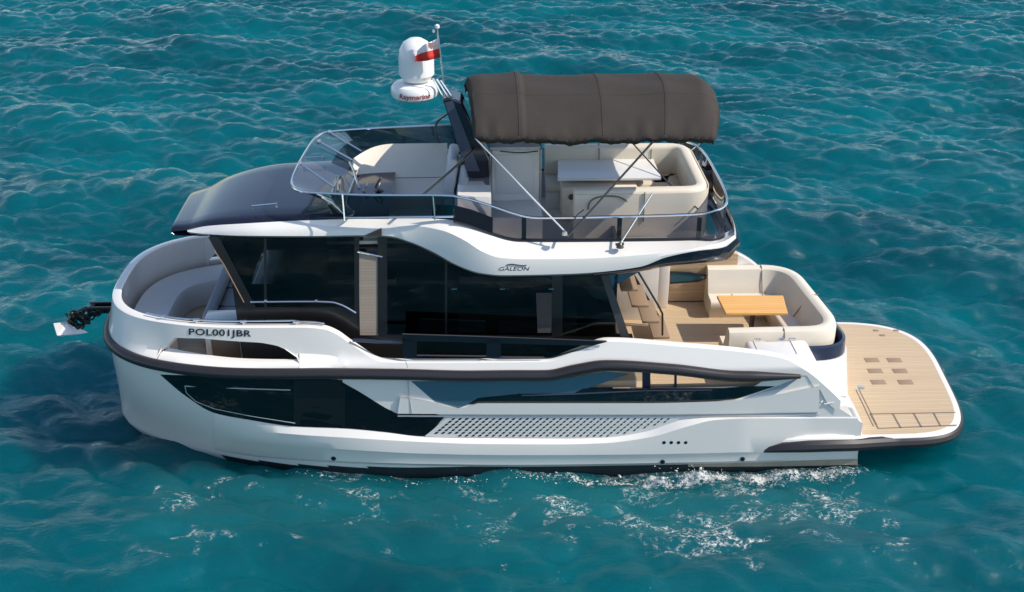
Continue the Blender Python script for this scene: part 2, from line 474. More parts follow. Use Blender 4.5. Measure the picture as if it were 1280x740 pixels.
# frame lines inside the window
fr = MB()
def dline(q, pts, off, w):
    P = [HS(x, y, off) for x, y in pts]; q.tube(P, w, 6)
pl = [(231, 482.5), (300, 485.5), (363, 487.5)]
dline(fr, pl, 0.008, 0.011)
dline(fr, [(231, 482.5), (233, 491), (245, 502), (268, 511), (310, 519.5), (369, 529)], 0.008, 0.007)
fr.build("window_frame", M['ggrey'], hull_win)
fr = MB()
for x0, y0, y1 in ((367, 475, 531), (428, 482, 534)):
    fr.grid([[HS(x0, y0 + (y1 - y0) * t, 0.008) for t in np.linspace(0, 1, 6)], [HS(x0 + (61 if x0 == 367 else 3), y0 + (y1 - y0) * t, 0.008) for t in np.linspace(0, 1, 6)]])
fr.build("window_mullion", M['black'], hull_win)

# white fairing strip between the upper recess and the grille
up_t = [(500, 497), (542, 503), (573, 510.5), (600, 504), (700, 504), (800, 504), (900, 501.5), (960, 495), (1000, 487), (1024, 482)]
up_b = [(497, 517), (560, 517.5), (640, 518), (720, 518), (800, 518), (900, 517), (960, 516), (1000, 515.5), (1024, 515)]
mb = MB()
rr = between(up_t, up_b, 60, 4, S(0.035)); lip = cur(up_b, 60, S(0.0)); tlip = cur(up_t, 60, S(0.0))
mb.grid([tlip] + rr + [lip]); mb.build("side_fairing", M['gel'], yacht, angle=30)
mb = MB(); mb.tube(cur([(497, 519.6), (640, 520.3), (800, 520.2), (1024, 517.2)], 40, S(0.006)), 0.017, 6)
mb.build("side_groove", M['ggrey'], yacht)

# perforated grille: white plate with slanted dark slots
gt = lambda x: 521.0
gb = pchip([530, 546, 640, 738, 772, 806, 824, 848, 852], [545, 546.3, 547, 547.3, 546.3, 539.5, 534, 525, 522])
mb = MB()
def gpt(x, t, off): return HS(x, 521 + (gb(x) - 521) * t, off)
xs_ = np.linspace(531, 851, 70)
gl_ = lambda t: 559 - 28 * t
mb.grid([[gpt(gl_(t) + (x - 531) / 320 * (851 - gl_(t)), t, 0.012) for x in xs_] for t in np.linspace(0, 1, 6)])
mb.mi = 1
for row in range(7):
    yy = 522.8 + row * 3.45
    x = 533 + (4.2 if row % 2 else 0)
    while x < 846:
        yb = yy + 2.1
        left = 559 - 28 * (yy + 1 - 521) / 24
        if x > left + 3 and yb + 1 < gb(min(x, 851)) and yb + 1 < gb(min(x + 6, 851)):
            w_ = 2.0 - 0.9 * (x - 530) / 320
            s_ = 1.1
            mb.face([mb.bm.verts.new(HS(X, Y, 0.015)) for X, Y in ((x - w_ + s_, yy), (x + w_ + s_, yy - .3), (x + w_ - s_, yb), (x - w_ - s_, yb + .3))])
        x += 8.4
mb.build("side_grille", [M['gel'], M['black']], yacht)

# upper recess: panel with reflected blue painted in, dark band with through-opening, aft triangle
bt = [(514, 476.5), (600, 476.5), (683, 476.5), (720, 471), (755, 464.5), (786, 467)]
bb = [(544, 502.5), (573, 510.3), (587, 505), (598, 497), (650, 491.8), (717, 491.6), (786, 467.3)]
bx = np.unique(np.concatenate([np.linspace(514, 786, 60), [544, 573, 587, 598, 717]]))
btf = lin([514, 600, 683, 720, 755, 786], [476.5, 476.5, 476.5, 471, 464.5, 467]); bbf = lin([514, 544, 573, 587, 598, 650, 717, 786], [476.7, 502.5, 510.3, 505, 497, 491.8, 491.6, 467.3])
mb = MB(); mb.grid([[HS(x, btf(x) + (bbf(x) - btf(x)) * t, 0.006 if x < 700 else 0.003) for x in bx] for t in np.linspace(0, 1, 6)])
mb.build("recess_panel", M['seablue'], yacht, angle=60)
dx = np.unique(np.concatenate([np.linspace(585, 968, 70), [598, 650, 717, 906]]))
dtf = lin([585, 598, 650, 717, 730, 906, 930, 968], [505, 497.2, 492, 491.8, 485.5, 485, 482.8, 482.8]); dbf = lin([585, 800, 880, 920, 968], [505.5, 504.5, 503, 499, 483.2])
mb = MB(); mb.grid([[HS(x, dtf(x) + (dbf(x) - dtf(x)) * t, 0.008) for x in dx] for t in np.linspace(0, 1, 5)])
mb.build("quarter_window", M['glassb'], yacht, angle=60)
mb = MB(); mb.tube([HS(x, y, 0.012) for x, y in ((652, 494), (717, 492.3), (806, 488), (890, 487))], 0.012, 6)
mb.build("window_trim", M['navy2'], yacht)
tx = np.linspace(928, 998, 24)
ttf = lin([928, 968, 998], [499, 484.5, 472.5]); tbf = lin([928, 946, 958, 998], [499.6, 500.6, 500.4, 473.2])
mb = MB(); mb.grid([[HS(x, ttf(x) + (tbf(x) - ttf(x)) * t, 0.012) for x in tx] for t in np.linspace(0, 1, 4)])
mb.build("quarter_recess", mat("pale_blue_recess", (0.30, 0.38, 0.44), 0.2, coat=0.4), yacht)
# posts and panes in the opening
mb = MB()
for x0, x1 in ((803, 813), (843, 846)):
    mb = MB(); mb.prism([PY(x0, 466, -2.05), PY(x1, 466, -2.05), PY(x1, 486, -2.05), PY(x0, 486, -2.05)], (0, 0.05, 0))
    mb.build("window_post", M['navy2'], yacht, smooth=False)

# four small vents, skin fittings
for i, x in enumerate((830, 839, 848, 857)):
    p = HS(x, 552.8, 0.09); q = MB(); q.lathe(p, [(0.001, -0.02), (0.026, -0.02), (0.03, 0.012), (0.001, 0.014)], 12, Matrix.Rotation(R(90), 3, 'X')); q.build("hull_vent", M['black'], yacht)
for x, y in ((417, 572.7), (828, 577), (928, 573.5)):
    p = HS(x, y, 0.08); q = MB(); q.lathe(p, [(0.001, -0.02), (0.035, -0.02), (0.04, 0.014), (0.001, 0.016)], 14, Matrix.Rotation(R(90), 3, 'X')); q.build("drain_outlet", M['black'], yacht)
# brownish scum line near the stern waterline
q = MB(); q.grid(between([(860, 578.6), (960, 576.6), (1072, 574)], [(860, 583.5), (960, 583), (1072, 581)], 24, 1, S(0.012))); 
q.build("boot_stripe", mat("stained_boot_stripe", (0.36, 0.31, 0.23), 0.5, noise=0.3, nscale=6), yacht)

# ---- rubbing strake all round the bow
path = []
for th in np.linspace(math.pi / 2, 0, 40):
    xc, a_, b_, n_ = -3.4, 3.26, 2.18, 3.0
    x = xc - a_ * math.cos(th) ** (2 / n_); path.append(Vector((x, -b_ * math.sin(th) ** (2 / n_), zr(x))))
aft = [Vector((x, -(2.18) * taper(x), zr(x))) for x in np.linspace(4.45, -3.35, 90)]
half = aft + path
full = half + [Vector((p.x, -p.y, p.z)) for p in half[::-1][1:]]
rad = [0.03 + 0.058 * min(1, (4.5 - p.x) / 0.8) for p in full]
mb = MB(); mb.tube(full, rad, 12); mb.build("rubbing_strake", M['rubber'], yacht)

# ---- bulwark with the long bow opening
OPX = [-5.52, -5.47, -5.28, -4.85, -3.94, -3.7, -3.5, -3.37, -3.35]
OPZ = [2.185, 2.24, 2.44, 2.465, 2.41, 2.36, 2.26, 2.14, 2.118]
opz = lin(OPX, OPZ)
def half_bulwark():
    st = []
    xs_ = sorted(list(np.linspace(-3.4, 5.17, 170)) + [-3.351, -3.349])
    ths = np.linspace(0, math.pi / 2, 120)
    return ths, xs_
mb = MB(); ths, xs_ = half_bulwark()
def bpt(tag, v, z, ins):
    if tag == 'b':
        i = inset(-3.4 - 3.25 * math.cos(v) ** (2 / 3.0), z); a_, b_ = 3.27 - 0.6 * i - ins, 2.15 - i - ins
        return Vector((-3.4 - a_ * math.cos(v) ** (2 / 3.0), -b_ * math.sin(v) ** (2 / 3.0), z))
    return Vector((v, -(2.15 - inset(v, z)) * taper(v) + ins, z))
R_out, R_in = [], []
keys = [('b', t) for t in ths] + [('s', x) for x in xs_[1:]]
outer = [[] for _ in range(10)]; inner = [[] for _ in range(3)]; strip = []
for tag, v in keys:
    x0 = bpt(tag, v, 2.3, 0).x if tag == 'b' else v
    g = zg(x0); lo = min(zr(x0), g - 0.02)
    if x0 > 4.6: lo = min(lo, max(ztop(x0) - 0.05, 0.9), g - 0.02)
    inop = OPX[0] < x0 < OPX[-1]
    l2 = max(lo, min(opz(x0), g - 0.03)) if inop else lo
    for k in range(9): outer[k].append(bpt(tag, v, l2 + (g - 0.015 - l2) * (k / 8) ** 1.5, 0))
    outer[9].append(bpt(tag, v, g, 0.022))
    inner[0].append(bpt(tag, v, g, 0.115)); inner[1].append(bpt(tag, v, g - 0.02, 0.135))
    fl = 1.88 if 0.8 < x0 < 4.05 else 1.05 if x0 > 1.9 else 1.62
    inner[2].append(bpt(tag, v, min(l2, g - 0.03) if inop else min(fl, g - 0.03), 0.14))
    if inop: strip.append([bpt(tag, v, lo, 0.0), bpt(tag, v, lo + 0.06, 0.0), bpt(tag, v, lo + 0.11, 0.0), bpt(tag, v, lo + 0.125, 0.02), bpt(tag, v, lo + 0.125, 0.14), bpt(tag, v, 1.62, 0.14)])
mb.grid(outer + inner)
# reveal faces of the opening (joins outer and inner edges)
seg = [i for i in range(len(keys)) if OPX[0] - 0.02 < outer[0][i].x < OPX[-1] + 0.02]
mb.grid([[outer[0][i] for i in seg], [inner[2][i] for i in seg]])
mb.grid([list(c) for c in zip(*strip)])
mb.mirror_join()
bul = mb.build("bulwark", M['gel'], yacht, angle=30)
# teak lining inside the cockpit; the starboard side folds out and is lined up to its cap
xs2 = np.linspace(2.0, 4.3, 36)
q = MB(); q.grid([[bpt('s', x, z, 0.148) for x in xs2] for z in (1.02, 1.58)]); q.build("cockpit_lining", M['teakv'], yacht)
q = MB(); q.grid([[(lambda t_, b_: Vector((x, -(b_.y * (1 - k) + t_.y * k), b_.z * (1 - k) + t_.z * k)))(bpt('s', x, zg(x) - 0.02, 0.142), bpt('s', x, 1.02, 0.152)) for x in xs2] for k in np.linspace(0, 1, 5)] + [[Vector((p.x, -p.y, p.z + 0.004)) for p in [bpt('s', x, zg(x), 0.115 - d_) for x in xs2]] for d_ in (0.0, 0.09)])
q.build("cockpit_lining", M['teakv'], yacht)
# gunwale rail with its feet
q = MB()
rp = [bpt('b', t, zg(-5.4) + 0.05, 0.07) for t in np.linspace(R(48), math.pi / 2, 40)] + [bpt('s', x, zg(x) + 0.05, 0.07) for x in np.linspace(-3.38, -2.95, 5)]
q.tube(rp, 0.013, 6)
for px in (201, 246, 305, 374):
    k = min(range(len(rp)), key=lambda i: abs(rp[i].x - PZ(px, 404, 2.7).x)); p = rp[k]
    q.tube([p - Vector((0, 0, 0.06)), p], 0.016, 6); q.tube([p - Vector((.05, 0, 0)), p + Vector((.05, 0, 0))], 0.022, 6)
q.mirror(); q.build("gunwale_rail", M['steel'], yacht)

# ---- dark glazed gate panel amidships
gt_ = [(503, 418), (600, 421), (700, 424.5), (760, 427)]
gm_ = [(503, 426), (600, 428.5), (700, 431.5), (742, 432)]
gb_ = [(503, 447.5), (600, 447.5), (683, 447.5), (720, 437.5)]
Yg = lambda px, py: PY(px, py, -2.06 + 0.0)
q = MB(); q.grid(between(gt_, gm_, 30, 1, Yg, False))
for x0, x1 in ((503, 521), (608, 626)):
    q.grid(between([(x0, 424), (x1, 424.5)], [(x0, 447.5), (x1, 447.5)], 2, 1, Yg, False))
q.thick(0.06); q.mirror(); gate = q.build("bulwark_gate", M['gatem'], yacht, smooth=False)
q = MB()
for a0, a1, b0, b1 in ((521, 608, 521, 608), (626, 742, 626, 690)):
    q.grid(between([(a0, 426), (a1, 432 if a1 > 700 else 429)], [(b0, 447.5), (b1, 447.5)], 4, 1, Yp(-2.03), False))
q.thick(0.012); q.mirror(); q.build("gate_pane", M['glass'], gate, smooth=False)
q = MB(); q.tube([PY(503, 417.6, -2.04), PY(600, 420.6, -2.04), PY(758, 426.5, -2.04)], 0.012, 6); q.tube([PY(521, 444, -2.07), PY(608, 445, -2.07)], 0.01, 6); q.tube([PY(626, 446, -2.07), PY(680, 446.5, -2.07)], 0.01, 6)
q.mirror(); q.build("gate_rail", M['dark_steel'], gate)
q = MB(); q.tube([PY(441, 425, -1.95), PY(470, 427, -1.98), PY(503, 428, -2.0)], 0.03, 8); q.mirror(); q.build("bulwark_handrail", M['navy2'], yacht)
# seam of the fold-down terrace
q = MB(); q.tube([PY(506, 448, -2.165), PY(510, 460, -2.19)], 0.007, 5); q.tube([HS(510, 475, .012), HS(511, 490, .03), HS(515, 516, .04)], 0.007, 5); q.mirror(); q.build("terrace_seam", M['ggrey'], yacht)

# ---- registration lettering
def text(body, a, b, up, name, m, parent, h=None, ext=0.002, shear=0.0, bold=0.0, drape=None, spc=1.0):
    cu = bpy.data.curves.new(name, 'FONT'); cu.body = body; cu.size = 1.0; cu.extrude = 0.0; cu.shear = shear; cu.offset = bold; cu.space_character = spc
    o = bpy.data.objects.new(name, cu); COL.objects.link(o)
    dg = bpy.context.evaluated_depsgraph_get(); dg.update()
    me = bpy.data.meshes.new_from_object(o.evaluated_get(dg)); bpy.data.objects.remove(o)
    co = np.empty(len(me.vertices) * 3); me.vertices.foreach_get("co", co); co = co.reshape(-1, 3)
    x0, x1 = co[:, 0].min(), co[:, 0].max(); y0, y1 = co[:, 1].min(), co[:, 1].max()
    A, Bv, U = Vector(a), Vector(b), Vector(up)
    for v in me.vertices:
        s_ = (v.co.x - x0) / (x1 - x0); t_ = (v.co.y - y0) / (y1 - y0)
        v.co = drape(s_, t_) if drape else A + (Bv - A) * s_ + U * t_
    me.materials.append(m); ob = bpy.data.objects.new(name, me); COL.objects.link(ob); ob.parent = parent
    return ob
q0 = B(0.007)
rn = text("POL001JBR", (0, 0, 0), (1, 0, 0), (0, 0, 1), "registration_number", M['ink'], bul, bold=0.02, spc=1.08, drape=lambda u, v: q0(236 + 78 * u, 421.2 + 2.3 * u - 10.6 * v))

# ================================================================== DECKS
def deckslab(name, outline, z, th, m, parent=yacht):
    q = MB(); q.prism([Vector((x, y, z - th)) for x, y in outline], (0, 0, th)); return q.build(name, m, parent, smooth=False)
fo = []
for t in np.linspace(-math.pi / 2, math.pi / 2, 41):
    sgn = 1 if t > 0 else -1
    fo.append((-3.4 - 3.06 * math.cos(t) ** (2 / 3.0), sgn * 1.95 * abs(math.sin(t)) ** (2 / 3.0)))
deckslab("foredeck", [(1.9, -2.0), *fo, (1.9, 2.0)][::-1], 1.65, 0.12, M['teak'])
# bow lounge: raised bench round the starboard bow, sun pad and console
q = MB()
bo = []
for t in np.linspace(R(-34), R(80), 24):
    sgn = 1 if t > 0 else -1
    bo.append(Vector((-3.4 - 2.94 * math.cos(t) ** (2 / 3.0), sgn * 1.76 * abs(math.sin(t)) ** (2 / 3.0), 1.66)))
q.sweep(bo, [(-0.02, 0), (0.62, 0), (0.62, 0.36), (0.58, 0.42), (-0.02, 0.44)])
bench = q.build("bow_bench", M['bench'], yacht)
q = MB(); q.box(-4.95, -4.15, -0.75, 1.55, 1.66, 2.12, 0.05, 3, Matrix.Identity(3)); pad = q.build("sun_pad", M['padgrey'], yacht)
q = MB(); q.box(-5.14, -4.97, -0.75, 1.5, 1.75, 2.3, 0.05, 3, Matrix.Rotation(R(14), 3, 'Y'))
q.build("pad_backrest", M['padgrey'], pad)
for yy in (-0.1, 0.6):
    q = MB(); q.box(-5.0, -4.3, yy - 0.02, yy + 0.02, 2.115, 2.128); q.build("pad_seam", M['black'], pad, smooth=False)
q = MB(); q.box(-4.95, -4.3, -1.3, -0.8, 1.66, 2.34, 0.04, 3); q.box(-4.97, -4.28, -1.32, -0.78, 2.34, 2.40, 0.02, 2)
q.box(-4.32, -3.95, -0.84, 1.5, 1.66, 2.62, 0.05, 3); q.build("foredeck_locker", M['gel'], yacht)
q = MB(); q.box(-4.85, -4.4, -1.315, -1.298, 1.75, 2.28, 0.004); q.build("locker_door", M['teakd'], yacht)
# bow fittings: windlass, cleats, roller arm
q = MB(); q.lathe((-6.2, -0.05, 1.65), [(0.14, 0), (0.14, 0.12), (0.09, 0.16), (0.09, 0.26), (0.12, 0.3), (0.001, 0.31)], 16); q.build("windlass", M['dark_steel'], yacht)
q = MB(); q.box(-6.45, -5.9, -0.45, 0.4, 1.65, 1.78, 0.03); q.build("anchor_locker_lid", M['gelm'], yacht)
for x, y in ((-5.95, -1.0), (-6.0, 0.95)):
    q = MB(); q.tube([(x - .12, y, 1.86), (x + .12, y, 1.86)], 0.022, 8); q.tube([(x - .05, y, 1.65), (x - .05, y, 1.86)], 0.018, 8); q.tube([(x + .05, y, 1.65), (x + .05, y, 1.86)], 0.018, 8)
    q.build("mooring_cleat", M['dark_steel'], yacht)
q = MB(); q.box(-7.16, -6.5, -0.09, -0.05, 2.04, 2.13, 0.012); q.box(-7.16, -6.5, 0.09, 0.13, 2.04, 2.13, 0.012); q.box(-7.1, -6.5, -0.09, 0.13, 2.01, 2.045)
q.lathe((-7.1, 0.02, 2.08), [(0.05, -0.05), (0.03, -0.02), (0.03, 0.02), (0.05, 0.05)], 14, Matrix.Rotation(R(90), 3, 'X'))
q.build("bow_roller", M['black'], yacht)

# side deck, cockpit sole
deckslab("cockpit_floor", [(1.4, -2.0), (5.35, -1.95), (5.35, 1.95), (1.4, 2.0)], 1.0, 0.1, M['teak'])
q = MB(); q.box(1.88, 1.9, -2.0, -1.45, 1.0, 1.65); q.mirror(); q.build("side_deck_step", M['gel'], yacht, smooth=False)
q = MB()
for x in (1.9, 2.4): pass
q.box(1.9, 2.15, -1.98, -1.45, 1.0, 1.32, 0.01); q.mirror(); q.build("deck_step", M['teak'], yacht)

# ================================================================== SALOON
def sal(off=0.0):
    def f(px, py):
        # leaning side glass: y = -1.58 at z 2.2 .. -1.42 at z 3.95
        y = -1.5
        for _ in range(8):
            p = PY(px, py, y); y = -1.58 + (p.z - 2.2) * 0.125 - off
        return PY(px, py, y)
    return f
cabin = MB()
# lower side under the glass, side deck shadow painted in as black
lt_ = [(303, 378), (330, 377), (400, 376.5), (425, 380), (445, 391), (470, 418)]
q = MB(); q.grid(between([(290, 355), (480, 355)], [(305, 460), (480, 460)], 10, 4, sal(-0.012), False)); q.grid(between([(480, 415), (790, 417)], [(480, 455), (800, 457)], 10, 3, sal(-0.012), False)); q.mirror()
saloon = q.build("saloon_side", M['black'], yacht)
gtop = [(262, 296), (330, 300), (400, 299), (455, 297), (480, 298.5), (509, 304), (539, 318), (568, 334), (598, 344), (628, 348), (700, 346), (752, 343)]
gbot = [(313, 381), (400, 381), (480, 416), (600, 417), (700, 418), (783, 420)]
def panes(x0t, x0b, x1t, x1b, name, m, off=0.0, n=24, par=saloon, bot=None):
    ft = pchip([p[0] for p in gtop], [p[1] for p in gtop]); fbt = bot or lin([300, 313, 425, 446, 470, 480, 600, 783], [384, 384, 384, 391, 418, 418, 418.5, 420.5])
    q = MB(); rows_ = []
    for t in np.linspace(0, 1, 7):
        rows_.append([sal(off)(a + (b - a) * t, ft(a) - 2 + (fbt(b) - ft(a) + 2) * t) for a, b in zip(np.linspace(x0t, x1t, n), np.linspace(x0b, x1b, n))])
    q.grid(rows_); q.mirror(); return q.build(name, m, par, angle=60)
panes(270, 318, 330, 330, "side_window", M['glass'])
panes(333, 333, 443, 443, "side_window", M['glass'])
panes(482, 482, 556, 556, "side_window", M['glass'])
panes(559, 559, 690, 690, "side_window", M['glass'])
panes(703, 703, 752, 778, "side_window", M['glass'])
panes(330, 330, 333.3, 333.3, "window_pillar", M['black'], 0.01, 3)
panes(443, 443, 449, 449, "window_pillar", M['black'], 0.01, 3)
panes(472, 472, 484, 484, "window_pillar", M['black'], 0.01, 3)
panes(555, 555, 560, 560, "window_pillar", M['black'], -0.005, 3)
panes(690, 690, 703.2, 703.2, "window_pillar", M['black'], 0.01, 3)
# slanted aft frame
q = MB(); q.grid(between([(750, 341), (759, 340)], [(776, 421), (787, 421)], 3, 5, sal(0.015), False)); q.thick(0.04); q.mirror(); q.build("aft_window_frame", M['midgrey'], saloon, smooth=False)
# forward frame and windscreen raked over the foredeck
q = MB(); q.grid(between([(260, 296), (274, 297)], [(308, 384), (320, 384)], 3, 6, sal(0.012), False)); q.thick(0.06); q.mirror(); q.build("windscreen_post", M['black'], saloon, smooth=False)
q = MB(); q.tube([sal(0.03)(268, 313), sal(0.03)(280, 331), sal(0.03)(305, 378)], 0.008, 6); q.mirror(); q.build("post_trim", mat("copper_trim", (0.45, 0.30, 0.20), 0.3, metal=0.7), saloon)
q = MB(); A = sal(0)(262, 297); Bq = sal(0)(311, 384)
q.grid([[Vector((A.x - 0.10 * (1 - (s / 1.0) ** 2), -A.y * s * -1 if False else abs(A.y) * s, A.z)) for s in np.linspace(-1, 1, 15)], [Vector((Bq.x - 0.12 * (1 - s * s), abs(Bq.y) * s, Bq.z)) for s in np.linspace(-1, 1, 15)]])
q.build("windscreen", M['glass'], saloon)
q = MB(); q.tube([sal(0.02)(313, 377.5), sal(0.02)(400, 377), sal(0.02)(424, 380), sal(0.02)(445, 391)], 0.018, 6, True); q.mirror(); rail = q.build("saloon_handrail", M['steel'], yacht)
for px in (332, 395):
    q = MB(); q.tube([sal(0.0)(px, 379), sal(0.06)(px, 376)], 0.022, 6); q.mirror(); q.build("rail_foot", M['steel'], rail)
# interior seen through the glass
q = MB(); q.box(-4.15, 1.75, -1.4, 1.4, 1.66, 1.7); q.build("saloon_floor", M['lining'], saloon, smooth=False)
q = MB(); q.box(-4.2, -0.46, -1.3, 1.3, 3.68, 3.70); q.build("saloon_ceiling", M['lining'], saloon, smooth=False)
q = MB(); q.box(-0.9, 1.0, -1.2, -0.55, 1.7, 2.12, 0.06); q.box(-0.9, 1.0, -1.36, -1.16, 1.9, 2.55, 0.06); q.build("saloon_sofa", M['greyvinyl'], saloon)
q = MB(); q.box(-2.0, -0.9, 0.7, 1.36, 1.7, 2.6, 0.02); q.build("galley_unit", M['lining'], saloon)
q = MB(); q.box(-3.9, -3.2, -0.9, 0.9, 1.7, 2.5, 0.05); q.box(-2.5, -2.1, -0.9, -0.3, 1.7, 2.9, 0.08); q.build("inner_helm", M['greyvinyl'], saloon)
# blinds just behind the glass
q = MB(); q.grid(between([(448, 316), (478, 322)], [(450, 419), (473, 419)], 4, 6, sal(-0.0), False)); q.mirror(); q.build("window_blind", M['blind'], saloon)
q = MB(); q.tube([sal(.02)(447, 314.5), sal(.02)(478, 321)], 0.014, 6); q.mirror(); q.build("blind_rail", M['steel'], saloon)
q = MB(); q.grid(between([(670, 366), (690, 366)], [(672, 416), (691, 416)], 4, 4, sal(0.004), False)); q.mirror(); q.build("curtain", mat("grey_curtain", (0.06, 0.055, 0.055), 0.8, noise=0.1), saloon)
# aft bulkhead with glass door
q = MB(); q.box(1.55, 1.6, -1.45, 1.45, 1.0, 3.8); q.build("saloon_door", M['glassb'], saloon, smooth=False)
# small lights under the side deck overhang
for px in (568, 628, 689):
    q = MB(); q.box(-0.04, 0.04, -0.012, 0.012, -0.008, 0.008); o = q.build("courtesy_lamp", M['steel'], saloon, smooth=False); o.location = sal(0.02)(px, 361)

# ================================================================== UPPER DECK
# flank: bright chamfer, flank, lip
f1 = [(234, 287.5), (258, 282.6), (301, 279.6), (383, 275.5), (460, 273.6), (540, 273.6), (566, 275), (582, 280), (617, 294.5), (632, 299.5), (648, 302), (700, 302.3), (800, 301.5), (876, 300), (905, 296.5), (917, 290)]
f2 = [(234, 288.8), (262, 287.5), (301, 286), (383, 284), (460, 282.8), (522, 283), (552, 288), (580, 300), (604, 315), (625, 322), (660, 324), (720, 323.5), (800, 319), (876, 309), (905, 302), (918, 294)]
f3 = [(236, 290), (262, 293), (301, 294.5), (383, 295), (460, 294), (486, 295), (512, 302), (542, 315), (571, 331), (600, 341), (628, 344), (717, 342), (800, 333.5), (833, 321.5), (872, 313.5), (905, 309), (920, 298)]
def flank(cv, yy, n=110):
    out = []
    P = cur(cv, n, lambda x, y: (x, y))
    for (x, y) in P:
        y0 = yy(x) if callable(yy) else yy
        yv = y0
        if x < 330: yv = y0 + (330 - x) / 96 * 0.40 * ((330 - x) / 96)
        if x > 860: yv = y0 + ((x - 860) / 58) ** 2 * 0.35
        out.append(PY(x, y, yv))
    return out
N2 = 120
def yrun(a, b): return lambda x: a + (b - a) * min(1, max(0, (x - 470) / 160.0)) ** 2 * (3 - 2 * min(1, max(0, (x - 470) / 160.0)))
F1, F2, F3 = flank(f1, yrun(-1.28, -1.55), N2), flank(f2, yrun(-1.37, -1.84), N2), flank(f3, yrun(-1.42, -1.87), N2)
F4 = [p + Vector((0, 0.06, -0.05)) for p in F3]; F5 = [p + Vector((0, 0.16, 0.03)) for p in F4]
q = MB(); F23 = [(a * 0.5 + b * 0.5) + Vector((0, -0.012, 0)) for a, b in zip(F2, F3)]
q.grid([F1, F2, F23, F3]); fly = q.build("upper_deck_flank", M['gel'], yacht, angle=26)
i0 = min(i for i in range(N2) if F1[i].x > -4.45)
q = MB(); q.grid([[Vector((p.x, -p.y, p.z)) for p in L_[i0:]] for L_ in (F1, F2, F23, F3)]); fly_s = q.build("upper_deck_flank", M['gel'], yacht, angle=26); TWIN[fly.name] = fly_s
q = MB(); q.grid([F3, F4, F5]); q.build("flank_underside", M['ggrey'], fly, angle=40)
q = MB(); q.grid([[Vector((p.x, -p.y, p.z)) for p in L_[i0:]] for L_ in (F3, F4, F5)]); q.build("flank_underside", M['ggrey'], fly_s, angle=40)
# closing slab between the two flanks (ceiling of the saloon / soffit)
# roof shell forward
idx = [i for i in range(N2) if F1[i].x < -1.9]
wt = pchip([-5.4, -5.05, -4.7, -4.2, -3.6, -3.0, -1.5], [0.66, 0.80, 0.93, 1.05, 1.13, 1.17, 1.2])
def roof_row(p, dx=0.0, dz=0.0, kw=1.0):
    hw_ = abs(p.y) * kw; tw = min(wt(p.x + dx), hw_ - 0.06); row = []
    prof = [(hw_, 0.0), (hw_ - 0.25 * (hw_ - tw), 0.032), (hw_ - 0.55 * (hw_ - tw), 0.052), (tw, 0.064)] + [(tw * k, 0.064 + 0.010 * (1 - k * k)) for k in (.75, .5, .25, 0)]
    L = [Vector((p.x + dx, -y, p.z + z + dz)) for y, z in prof]; Rr = [Vector((v.x, -v.y, v.z)) for v in L[:-1]][::-1]
    return L + Rr
rows_ = [roof_row(F1[i]) for i in idx]
p0 = F1[0]
brow = roof_row(p0, -0.22, -0.045, 0.93); brow2 = [v + Vector((0.015, 0, -0.10 + 0.03 * abs(v.y))) for v in brow]; brow3 = [Vector((v.x + 0.5, v.y * .95, v.z - 0.03)) for v in brow2]
brow_b = [v + Vector((-0.05, 0, -0.022)) for v in brow]
q = MB(); q.grid([brow3, brow2, brow_b, brow] + rows_); q.build("forward_roof", M['navy'], fly, angle=20)
# roof grab rails
for yy, px in ((None, None),):
    for sgn in (1,):
        pass
def grab(a, b, h=0.06):
    q = MB(); a = Vector(a); b = Vector(b)
    q.tube([a + Vector((0, 0, h)), b + Vector((0, 0, h))], 0.012, 6)
    for p in (a, b): q.tube([p, p + Vector((0, 0, h + .01))], 0.018, 6)
    return q.build("roof_grab_rail", M['steel'], fly)
a_ = PZ(316, 262, 4.27); b_ = PZ(346, 259, 4.28)
grab(a_, b_)
grab(Vector((a_.x + .5, 1.05, 4.27)), Vector((b_.x + .5, 1.05, 4.28)))
# flank emblem and maker's script
q = MB(); q.prism([PY(455, 295, -1.445), PY(477, 285, -1.42), PY(477, 295, -1.445)], (0, 0.01, 0)); q.build("flank_vent", M['black'], fly, smooth=False)
text("GALEON", PY(624, 338.3, -1.871), PY(662, 338.3, -1.871), PY(624, 333.6, -1.869) - PY(624, 338.3, -1.871), "maker_lettering", M['ink'], fly, shear=0.25)
q = MB(); q.tube([PY(633, 331.5, -1.869), PY(640, 330.3, -1.869), PY(652, 332, -1.869), PY(658, 331.6, -1.869)], 0.008, 5, True); q.build("maker_swoosh", M['ink'], fly)
# dark aft skirt under the overhang
sk_t = [(742, 342.5), (800, 334.5), (833, 322), (872, 314), (905, 309.5), (921, 298)]
sk_b = [(742, 345.5), (800, 339.5), (833, 333), (872, 329), (908, 325), (926, 304)]
q = MB(); a = flank(sk_t, -1.865, 40); b = flank(sk_b, -1.76, 40); c = [p + Vector((0, 0.5, 0.05)) for p in b]
q.grid([a, [(x + y) / 2 + Vector((0, -0.03, 0)) for x, y in zip(a, b)], b, c]); q.mirror(); q.build("aft_skirt", M['navy'], fly, angle=50)
# rounded aft end of the upper deck
e1, e2, e3 = F1[-1], F2[-1], F3[-1]
def arc_end(p, bulge, n=17): return [Vector((p.x + bulge * (1 - abs(s) ** 3), p.y * -s * -1, p.z)) for s in np.linspace(1, -1, n)]
q = MB(); q.grid([arc_end(e1, 0.06), arc_end(e2, 0.12), arc_end(e3, 0.12)]); q.build("aft_coaming", M['gel'], fly, angle=50)
q = MB(); sb = flank(sk_b, -1.76, 40)[-1]; q.grid([arc_end(e3, 0.13), arc_end(Vector((sb.x, sb.y, sb.z)), 0.10), arc_end(Vector((sb.x - .25, sb.y * .95, sb.z - .12)), 0.05)]); q.build("aft_skirt_end", M['navy'], fly, angle=50)
